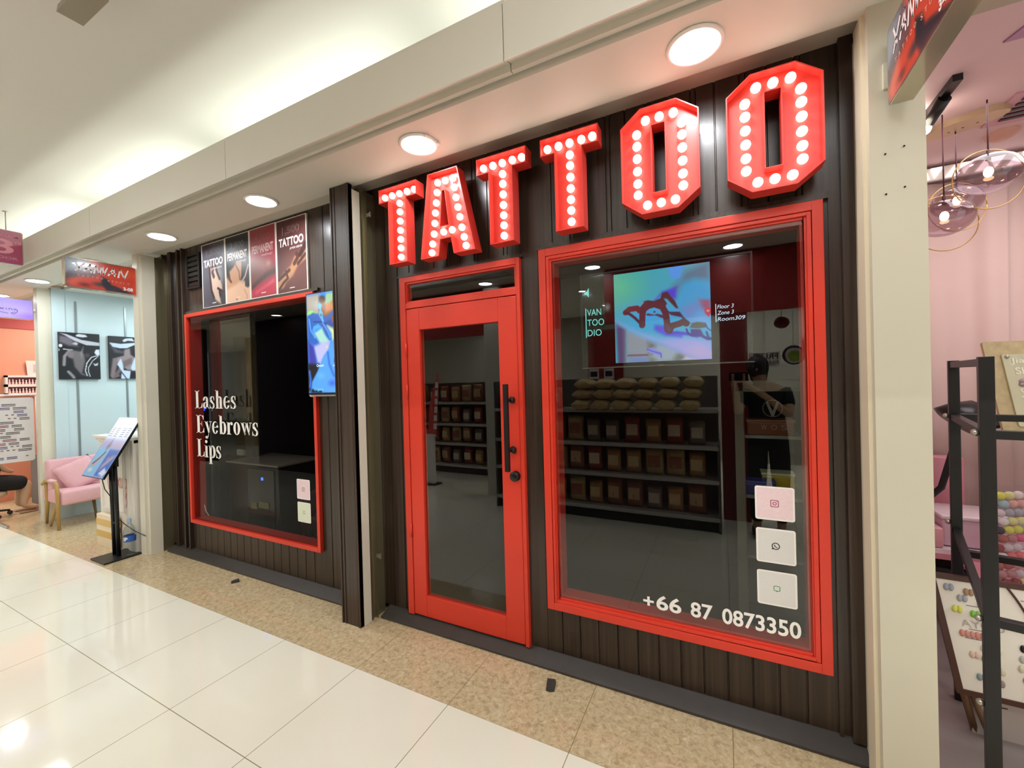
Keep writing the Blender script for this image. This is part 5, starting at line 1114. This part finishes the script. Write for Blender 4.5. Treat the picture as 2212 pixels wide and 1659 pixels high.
m2 = MB(); ring(m2, f, .74, 1.80, .105, .105, 0, 0); m2.build('outer_disc', mat('logo_plum', '4a2a50', .4), lb)
f = front(-3.194); m2 = MB(); ring(m2, f, .745, 1.795, .085, .085, 0, 0); m2.build('middle_disc', mat('logo_cream', 'cfc8b8', .4), lb)
f = front(-3.192); m2 = MB(); ring(m2, f, .75, 1.79, .06, .06, 0, 0); m2.build('inner_disc', mat('logo_green', '8fa83c', .4), lb)
m2 = MB(); m2.tube([(.47,-3.21,1.84),(.47,-3.21,2.9)], .003, 6); m2.tube([(.74,-3.21,1.9),(.74,-3.21,2.9)], .003, 6); m2.build('hanging_wire', SILVER, lb)
lb.location.x -= .06; lb.location.z += .0
pd = thing('pendant_lamp', 'dark round pendant shade across the hall', 'lamp', (.62, -2.98, 2.2))
m = MB(); m.lathe([(.03,.28),(.10,.25),(.16,.16),(.165,.08),(.12,.0),(.0,-.02)], (.95,-3.12,2.05), 24); m.build('shade', mat('dark_shade', '1c1614', .2), pd)
m = MB(); m.tube([(.95,-3.12,2.32),(.95,-3.12,2.94)], .005, 6); m.build('cord', BLACK, pd)
for i, (x, y, z) in enumerate(((.62,-3.6,2.2),(1.0,-3.7,1.95),(1.25,-3.6,2.05))):
    t = thing('paper_lantern', '%s red hanging ornament across the hall' % ('small left', 'large middle', 'right hand')[i], 'ornament', (x, y, z), 'red ornaments across the hall')
    r_ = (.08, .18, .1)[i]
    m = MB(); m.ball((x, y, z), r_, r_*.8, r_*.9); m.build('body', mat('lantern_red', '7a1c1a', .4), t)
    m = MB(); m.tube([(x,y,z+r_*.8),(x,y,2.94)], .004, 6); m.build('cord', BLACK, t)
m = MB()
for k in range(6): m.box(-10.1+.28*k, -3.6, .3, -9.97+.28*k, -3.5, 2.8)
tag(m.build('drapes', mat('cream_drape', 'c9b896', .6)), 'cream upright drapes of a shop far across the hall', 'drapes', None, 'stuff')
for x in (-4.9, -3.4, -1.9, -.3, 1.2):
    for y in (-4.0, -5.4):
        downlight(x, y, 2.95, 'small downlight inside the shop across the hall', 'downlights inside the shop across', .05)

# ------------------------------------------------------------------ small things on the floor
for x, y, l, rz in ((-.84, -.195, 'small dark rubber door stop on the marble in front of the door', .25), (-3.64, -.19, 'small dark rubber stopper on the marble before the left window', -.5)):
    t = MB(); Mz = Matrix.Translation((x, y, 0)) @ Matrix.Rotation(rz, 4, 'Z'); s_ = 1 if x > -1 else .8
    t.prism([(-.022*s_,-.038*s_),(.0,-.045*s_),(.022*s_,-.038*s_),(.024*s_,.03*s_),(-.024*s_,.03*s_)], lambda u, v: Mz @ Vector((u, v, 0)), lambda u, v: Mz @ Vector((u*.9, v*.92, .014 if v < 0 else .02)))
    t.lathe([(.006,.0185),(.006,.021),(0,.021)], (x+.002, y-.018, -.004), 10)
    tag(t.build('door_stop', mat('rubber', '3a3632', .5)), l, 'door stop')

# ------------------------------------------------------------------ pink nail shop on the right
PINKW = mat('pink_ceiling', 'd6b8ba', .6, noise=(1., .03)); CURT = mat('pink_curtain', 'd6bab2', .7, noise=(3, .05)); PINKL = mat('pink_lacquer', 'd48c98', .3)
ZC = 3.1
struct(box('ceiling_nail_shop', .65, .0, ZC, XR, 2.15, ZC+.05, PINKW)); struct(box('floor_nail_shop', .60, .02, -.0003, XR, 2.15, .004, mat('grey_floor', '8f8480', .25)))
struct(box('trim_16', .652, -.17, 2.935, XR, .02, ZC+.05, mat('lintel_taupe', 'a89a8a', .5)))
struct(box('wall_nail_shop_left', .60, .10, 0, .652, 2.1, ZC, PINKW)); struct(box('wall_nail_shop_back', .6, 2.08, 0, XR, 2.15, ZC, PINKW)); struct(box('wall_nail_shop_right', XR, -.17, 0, XR+.08, 2.15, ZC, PINKW))
area('nail_shop_lamp', (2.0, 1.0, 3.05), 1.6, 1.0, 19, (1., .96, .97))
def drape(x0, x1, label, amp=.016, y=2.0, k=17.):
    n = int((x1-x0)/.012); t = MB(); vs = []
    for i in range(n+1):
        x = x0+(x1-x0)*i/n; yy = y+amp*math.sin(k*x)+amp*.5*math.sin(k*2.3*x+1)
        vs += [(x, yy, .03), (x, yy, 2.97)]
    t.add(vs, [(2*i, 2*i+2, 2*i+3, 2*i+1) for i in range(n)], True)
    o = t.build('curtain', CURT); md = o.modifiers.new('thick', 'SOLIDIFY'); md.thickness = .004
    return tag(o, label, 'curtain', 'pink curtains at the back of the nail shop')
drape(.67, 1.80, 'pink pleated curtain at the back of the nail shop, beside the pillar'); drape(1.78, 3.15, 'pink pleated curtain at the back of the nail shop, right part', y=2.03)
cn = thing('crown_light', 'faceted white cornice light strip along the top of the pink curtain', 'light', (1.5, 1.93, 3.02))
box('backing', .66, 1.93, 2.98, 3.18, 1.96, 3.07, WHITE, cn)
m = MB()
for k in range(32):
    x = .68+.078*k; m.prism([(x,3.065),(x+.07,3.065),(x+.02,2.99)] if k % 2 else [(x,2.99),(x+.07,2.99),(x+.05,3.06)], lambda u, v: (u, 1.915, v), lambda u, v: (u, 1.93, v))
m.build('facets', emis('cornice_glow', 'fff0ea', 1.7), cn)

# pendant cluster
pc = thing('pendant_cluster', 'three smoked glass globe pendants hanging from an oval brass plate', 'lamp', (1.32, 1.25, ZC))
BR = mat('pale_brass', 'c8b090', .35, .3)
ca_, cb_ = Vector((1.19, 1.37, ZC)), Vector((1.45, 1.24, ZC)); mid = (ca_+cb_)/2; ax = (cb_-ca_).normalized(); ay = Vector((-ax.y, ax.x, 0))
m = MB(); ov = [(.19*math.cos(2*PI*k/36), .085*math.sin(2*PI*k/36)) for k in range(36)]
m.prism(ov, lambda u, v: mid+ax*u+ay*v-Vector((0,0,.035)), lambda u, v: mid+ax*u*1.02+ay*v*1.02); m.build('canopy', BR, pc)
m = MB(); [m.lathe([(0,-.037),(.006,-.037),(.006,-.030)], tuple(mid+ax*q+ay*.02), 8) for q in (-.06, 0, .06)]; m.build('screw', mat('brass_dark', '6a5236', .4), pc)
SMOKE = pane_mat('smoked_glass', (.76,.66,.70), 1.9)
CORD = mat('maroon_cord', '4a1e2a', .6); BULBW = emis('filament_bulb', 'ffdca0', 14.)
for (gx, gy, gz, r_) in ((1.16, 1.10, 2.475, .130), (1.31, 1.36, 2.63, .120), (1.32, 1.04, 2.665, .132)):
    m = MB(); m.tube([(gx, gy, gz+.10), (gx, gy, ZC-.03)], .0035, 6); m.tube([(gx, gy, gz+.075), (gx, gy, gz+.13)], [.012,.007], 8); cd = m.build('cord', CORD, pc)
    m = MB(); m.ball((gx, gy, gz), r_, r_, r_*.78, 28, 18); gb = m.build('globe', SMOKE, pc)
    m = MB(); m.ball((gx, gy, gz+.01), .020, .020, .028, 12, 8); m.build('bulb', BULBW, gb)
    m = MB(); R_ = r_*1.22; m.tube([(gx+R_*math.cos(2*PI*k/40), gy+R_*.35*math.sin(2*PI*k/40)*0+R_*math.cos(2*PI*k/40)*.25, gz-.03+R_*math.sin(2*PI*k/40)) for k in range(41)], .003, 6); m.build('ring', GOLD, pc)
# track with spot lamps
tk = thing('track_light', 'black ceiling track with bright bulbs at the left of the nail shop', 'light', (1.1, 1.0, ZC))
m = MB(); m.box(1.075, .74, ZC-.035, 1.115, 1.75, ZC); m.build('track', BLACK, tk)
for y, s_ in ((1.0, 1.0), (1.42, .6)):
    m = MB(); m.tube([(1.095, y-.12, ZC-.04), (1.07, y, ZC-.10)], .03*s_, 12); sh_ = m.build('spot_head', BLACK, tk)
    m = MB(); m.ball((1.05, y+.03, ZC-.12), .040*s_, .040*s_, .034*s_, 14, 9); m.build('spot_bulb', emis('spot_glow', 'fff2dc', 28.), sh_)
# ceiling grille, detector, violet recessed panel
vt = thing('ceiling_vent', 'slatted air vent in the pink ceiling at the right edge', 'vent', (1.8, 1.3, ZC))
m = MB(); m.box(1.46, 1.10, ZC-.012, 2.2, 1.46, ZC); m.build('frame', mat('vent_pink', 'c898a4', .5), vt)
m = MB(); [m.box(1.51, 1.15+.055*k, ZC-.020, 2.15, 1.175+.055*k, ZC-.012) for k in range(5)]; m.build('slat', mat('vent_dark', '2c2228', .4), vt)
m = MB(); m.lathe([(0,-.04),(.04,-.04),(.075,-.02),(.08,0)], (1.62, 1.62, ZC), 24); tag(m.build('smoke_detector', mat('peach_plastic', 'd0a090', .5)), 'round peach detector on the pink ceiling', 'detector')
vp = thing('recessed_panel', 'violet recessed light panel in the pink ceiling, top right corner', 'panel', (1.5, .45, ZC))
m = MB(); m.prism([(1.18,.56),(2.2,.56),(2.2,.22),(1.30,.22)], lambda u, v: (u, v, ZC-.008), lambda u, v: (u, v, ZC)); m.build('panel', mat('violet_panel', 'a8789c', .3), vp)
m = MB(); m.box(1.26, .40, ZC-.014, 1.42, .425, ZC-.008); m.box(1.47, .40, ZC-.014, 1.7, .425, ZC-.008); m.build('tube', emis('violet_tube', 'f0e4ee', .9), vp)

# black square-tube rack
rk = thing('display_rack', 'black square tube rack standing beside the pale pillar', 'rack', (.95, .2, 0))
A_ = Vector((.985, .545, 0)); B_ = Vector((.812, -.165, 0)); dr = (B_-A_).normalized(); sd = Vector((-dr.y, dr.x, 0))*1.0
if sd.x < 0: sd = -sd
def bar(p, q, w_, name='bar'):
    p, q = Vector(p), Vector(q); t = (q-p).normalized(); a = sd if abs(t.dot(sd)) < .8 else dr; n1 = (a-t*a.dot(t)).normalized(); n2 = t.cross(n1)
    m = MB(); vs = []
    for e in (p, q):
        for s1, s2 in ((-1,-1),(1,-1),(1,1),(-1,1)): vs.append(e+n1*s1*w_/2+n2*s2*w_/2)
    m.add(vs, [(0,3,2,1),(4,5,6,7),(0,1,5,4),(1,2,6,5),(2,3,7,6),(3,0,4,7)]); return m.build(name, BLACK, rk, .0015)
W_ = .038; H_ = 1.64; Z = Vector((0,0,1))
for P in (A_, B_, A_+sd*.62, B_+sd*.62): bar(P, P+Z*H_, W_, 'post')
for z in (H_-.02, 1.37, .72, .12):
    for P, Q in ((A_, B_), (A_+sd*.62, B_+sd*.62)):
        if z in (H_-.02, 1.37): bar(P+Z*z, Q+Z*(z), .028)
    if z != H_-.02:
        bar(A_+Z*z, A_+sd*.62+Z*z, .03); bar(B_+Z*z, B_+sd*.62+Z*z, .03)
bar(A_+Z*.83, B_+Z*.70, .026, 'brace')
m = MB()
for P, z in ((A_, 1.375), (B_, 1.375), (A_, .86), (B_, .72), (A_, .42), (B_, .42)):
    m.ball(P+Vector((0,0,z))-sd*.028-dr*.0, .012, n=10, m=6)
m.build('bolt', SILVER, rk)

# beige stone-look notice hung on the rack
def frame_at(o, ux, uz): return lambda u, v, w=0.: Vector(o)+ux*u+uz*v+ux.cross(uz).normalized()*w
nb = thing('notice_board', 'beige stone look board with raised white lettering behind the black rack', 'sign', (1.5, .8, 1.37))
F = frame_at((1.225, .72, 1.26), Vector((.96,.28,0)).normalized(), Vector((-.16,0,1)))
STN = mat('beige_stone', 'c0aa80', .5, noise=(30, .35))
m = MB(); m.prism(rrect(0, .75, 0, .47, .012), lambda u, v: F(u, v, -.006), lambda u, v: F(u, v, .006)); m.build('board', STN, nb)
m = MB(); m.prism(rrect(.062, .70, .05, .405, .010), lambda u, v: F(u, v, .008), lambda u, v: F(u, v, .014)); m.build('inner_plate', mat('plate_beige', 'cdc6a4', .35), nb)
m = MB()
for s_, u0, u1, v in (('Jiao', .125, .215, .352), ('She', .135, .215, .305), ('col', .135, .215, .215), ('The', .135, .22, .165), ('in', .135, .18, .115), ('S', .14, .165, .065)): put_text(m, s_, lambda u, v_: F(u, v_, .0155), u0-.035, u1-.035, v, v+.034, .02)
m.build('lettering', mat('letter_cream', 'f0e8d0', .4), nb)
m = MB(); [m.ball(F(u, v, .016), .009, n=10, m=6) for u, v in ((.080,.392),(.10,.068))]; m.build('stud', SILVER, nb)
m = MB(); m.ball(F(.13,.27,.018), .03, .012, .014, 10, 6); m.ball(F(.115,.255,.018), .015, .01, .010, 10, 6); m.build('stone_petals', mat('mauve_stone', 'a08a8e', .3), nb)
m = MB(); m.tube([tuple(F(.2,.47,0)), tuple(F(.2,.47,0)+Z*.02)], .004, 6); m.tube([(1.2,.70,1.36),(1.27,.76,1.37)], .006, 6); m.build('hook', SILVER, nb)

# nail colour menu in a brown frame
mn = thing('nail_menu_board', 'framed menu of painted nail colours leaning on the lower part of the black rack', 'menu board', (.9, .1, .2))
F2 = frame_at((.872, .255, .20), Vector((.86,-.02,0)).normalized(), Vector((-.09,.0,.52))/.52*1.0)
BRF = mat('brown_frame', '4a2820', .4); MW = .40; MH = .51
m = MB(); m.prism([(0,0),(MW,0),(MW,MH),(0,MH)], lambda u, v: F2(u, v, -.010), lambda u, v: F2(u, v, .006), [[(.022,.022),(.022,MH-.022),(MW-.022,MH-.022),(MW-.022,.022)]]); m.build('frame', BRF, mn)
m = MB(); m.prism([(.022,.022),(MW-.022,.022),(MW-.022,MH-.022),(.022,MH-.022)], lambda u, v: F2(u, v, -.006), lambda u, v: F2(u, v, .0)); m.build('sheet', mat('sheet_white', 'ebe4d8', .4), mn)
nails = [(.05,.455,2,'a0a4b0'),(.11,.445,2,'a8866c'),(.17,.43,1,'a85a62'),(.085,.415,2,'a4a6ae'),(.145,.40,2,'a8866c'),(.06,.365,2,'d8dc60'),(.115,.355,2,'7cc83c'),(.065,.265,5,'cc8c84'),(.12,.215,4,'e0d8c8'),
 (.08,.18,2,'dcc0b0'),(.115,.17,3,'a8a894'),(.13,.13,3,'dcd0b4'),(.085,.09,3,'8a9ca0'),(.135,.08,2,'9c8a84'),(.24,.245,2,'140c14'),(.23,.20,3,'b4b4ac'),(.22,.16,2,'d0c8b0'),(.225,.115,3,'b88a8c'),(.26,.11,3,'9c90b8'),(.225,.07,3,'dc9438'),(.30,.42,3,'c8b0a0')]
byc = {}
for u, v, n_, c_ in nails:
    for k in range(n_): byc.setdefault(c_, []).append((u+.0155*k, v))
for c_, L_ in byc.items():
    m = MB(); [m.ball(F2(u, v, .002), .0095, .006, .016, 10, 6) for u, v in L_]; m.build('nail_swatches', mat('nail_'+c_, c_, .2), mn)
m = MB(); put_text(m, 'AYOO', lambda u, v: F2(u, v, .003), .07, .20, .295, .325, .0); m.build('brand_word', mat('print_silver', 'b0a8a8', .4), mn)
m = MB(); [m.prism([(a,b),(a+l_,b),(a+l_,b+.004),(a,b+.004)], lambda u, v: F2(u, v, .0), lambda u, v: F2(u, v, .001)) for a, b, l_ in ((.10,.385,.07),(.09,.285,.08),(.07,.245,.10),(.27,.44,.06),(.28,.39,.05),(.29,.34,.05))]; m.build('small_print', mat('print_mid', '9a8a86', .5), mn)
m = MB(); pts = [F2(.24+.015*math.sin(q*6)*0+.10*(q**1.2), .49-.30*q+.03*math.sin(q*5), .004) for q in np.linspace(0, 1, 14)]; m.tube(pts, .004, 8); m.build('strap', BRF, mn)
es = thing('easel', 'wooden easel leg and card under the nail menu board', 'easel', (.95, .3, 0))
m = MB(); m.tube([(.905,.30,.20),(.955,.33,0)], .014, 8); m.tube([(.93,.30,.20),(.99,.28,0)], .012, 8); m.build('leg', OAK if False else mat('easel_wood', '6a4c30', .5), es)
m = MB(); m.box(.94, .315, .0, 1.20, .325, .20); m.build('card', mat('card_grey', 'b8aca4', .4), es)
m = MB(); m.box(.955, .3145, .14, 1.05, .315, .145); m.build('script', BK, es)

# acrylic stand of false nail samples
ns = thing('sample_stand', 'clear stepped stand holding rows of false nail samples', 'stand', (1.55, .85, 0))
Fn = frame_at((1.205, .775, .50), Vector((.86,.5,0)).normalized(), Vector((.10,.16,.95)).normalized())
m = MB(); m.prism([(-.02,-.06),(.75,-.06),(.75,.50),(-.02,.50)], lambda u, v: Fn(u, v, .02), lambda u, v: Fn(u, v, .026)); m.build('panel', GLASSC, ns)
m = MB(); m.box(1.24, .88, 0, 1.28, .92, .60); m.box(1.85, 1.15, 0, 1.89, 1.19, .6); m.box(1.22,.84,.44,1.95,1.22,.455); m.build('support', PINKL, ns)
pal = ['e8d8cc','e0dc90','c09094','8c2028','e8e0d8','cc88a4','d8c4c4','a8a8ac','b87c78','d85880','3c5048','a85848','e0a898','9cc0c0','201c24','e06c68','d8d850']
tip = None; rg2 = random.Random(11)
rows_n = 11
tips = {}
for r_ in range(rows_n):
    for k in range(13):
        c_ = pal[(r_*5+rg2.randrange(4)) % len(pal)]
        if c_ not in tips:
            m = MB(); m.ball((0,0,0), .0235, .012, .0215, 10, 6); tips[c_] = m.build('nail_sample', mat('tip_'+c_, c_, .15), None); o = tips[c_]
        else: o = tips[c_].copy(); COL.objects.link(o)
        p = Fn(.015+.050*k+(.02 if r_ % 2 else 0), .005+.044*r_, 0)
        o.location = p
        tag(o, 'false nail sample, row %s of the clear stand' % ('one two three four five six seven eight nine ten eleven'.split()[r_]), 'nail sample', 'nail samples, row %s up' % ('one two three four five six seven eight nine ten eleven'.split()[r_]))
# pink table with storage box, chair, black tool
tb = thing('manicure_table', 'pink topped manicure table behind the black rack', 'table', (1.6, 1.5, 0))
m = MB(); m.box(1.0, 1.29, .46, 1.75, 1.78, .485); m.build('top', mat('top_white', 'e4d4d8', .25), tb)
m = MB(); m.box(.99, 1.28, .425, 1.76, 1.785, .46); m.build('apron', PINKL, tb)
m = MB(); m.box(.99, 1.28, .17, 1.76, 1.785, .20); m.build('lower_shelf', mat('shelf_pink', 'cf9098', .4), tb)
for x in (1.01, 1.71):
    for y in (1.30, 1.74): box('leg', x, y, 0.004, x+.035, y+.035, .43, PINKL, tb)
sb = thing('storage_box', 'translucent pink lidded box on the manicure table', 'box', (1.35, 1.5, .485))
m = MB(); rbox(m, (1.38, 1.50, .575), (.34, .30, .17), .015); m.build('body', mat('lilac_plastic', 'e2c4d0', .2, alpha=.92), sb)
m = MB(); rbox(m, (1.38, 1.50, .672), (.36, .32, .028), .01); m.build('lid', mat('lid_white', 'efdfe6', .2), sb)
m = MB(); rbox(m, (1.12, 1.42, .55), (.16, .24, .125), .012); tag(m.build('tissue_box', mat('pink_box', 'dca0a8', .4)), 'pink box beside the lidded box on the manicure table', 'box')
tag(box('black_case', 1.06, 1.32, .201, 1.45, 1.6, .36, BLACKP, None, .01), 'black case on the lower shelf of the manicure table', 'case')
ch = thing('salon_chair', 'pink chair with curved wooden arm behind the manicure table', 'chair', (1.35, 1.82, 0))
m = MB(); rbox(m, (1.30, 1.855, .78), (.42, .07, .40), .03); m.build('backrest', PINKL, ch)
m = MB(); rbox(m, (1.30, 1.83, .42), (.42, .1, .08), .02); m.build('seat', PINKL, ch)
m = MB(); m.tube([(1.12,1.80,.50),(1.13,1.79,.76),(1.20,1.80,.80),(1.30,1.80,.80)], .012, 8); m.build('armrest', OAK, ch)
m = MB(); [m.tube([(x,1.84,.004),(x,1.84,.40)], .014, 8) for x in (1.13,1.48)]; m.build('leg', OAK, ch)
ch.location.y += .03
hd = thing('desk_lamp', 'black articulated lamp head showing beside the pillar', 'lamp', (1.1, 1.65, .485))
m = MB(); m.lathe([(0,.14),(.05,.13),(.11,.06),(.15,-.02),(.12,-.035),(0,-.035)], (1.40,1.60,1.26), 20, Matrix.Rotation(.7,4,'Y')); m.ball((1.54,1.60,1.24), .07, .035, .035, 10, 6); m.build('head', BLACKP, hd)
m = MB(); m.tube([(1.38,1.60,1.24),(1.36,1.62,1.05),(1.30,1.62,.80),(1.08,1.72,.487)], .02, 8); m.lathe([(0,.0),(.07,0),(.07,.015),(0,.02)], (1.08,1.70,.487), 16); m.build('arm', BLACKP, hd)
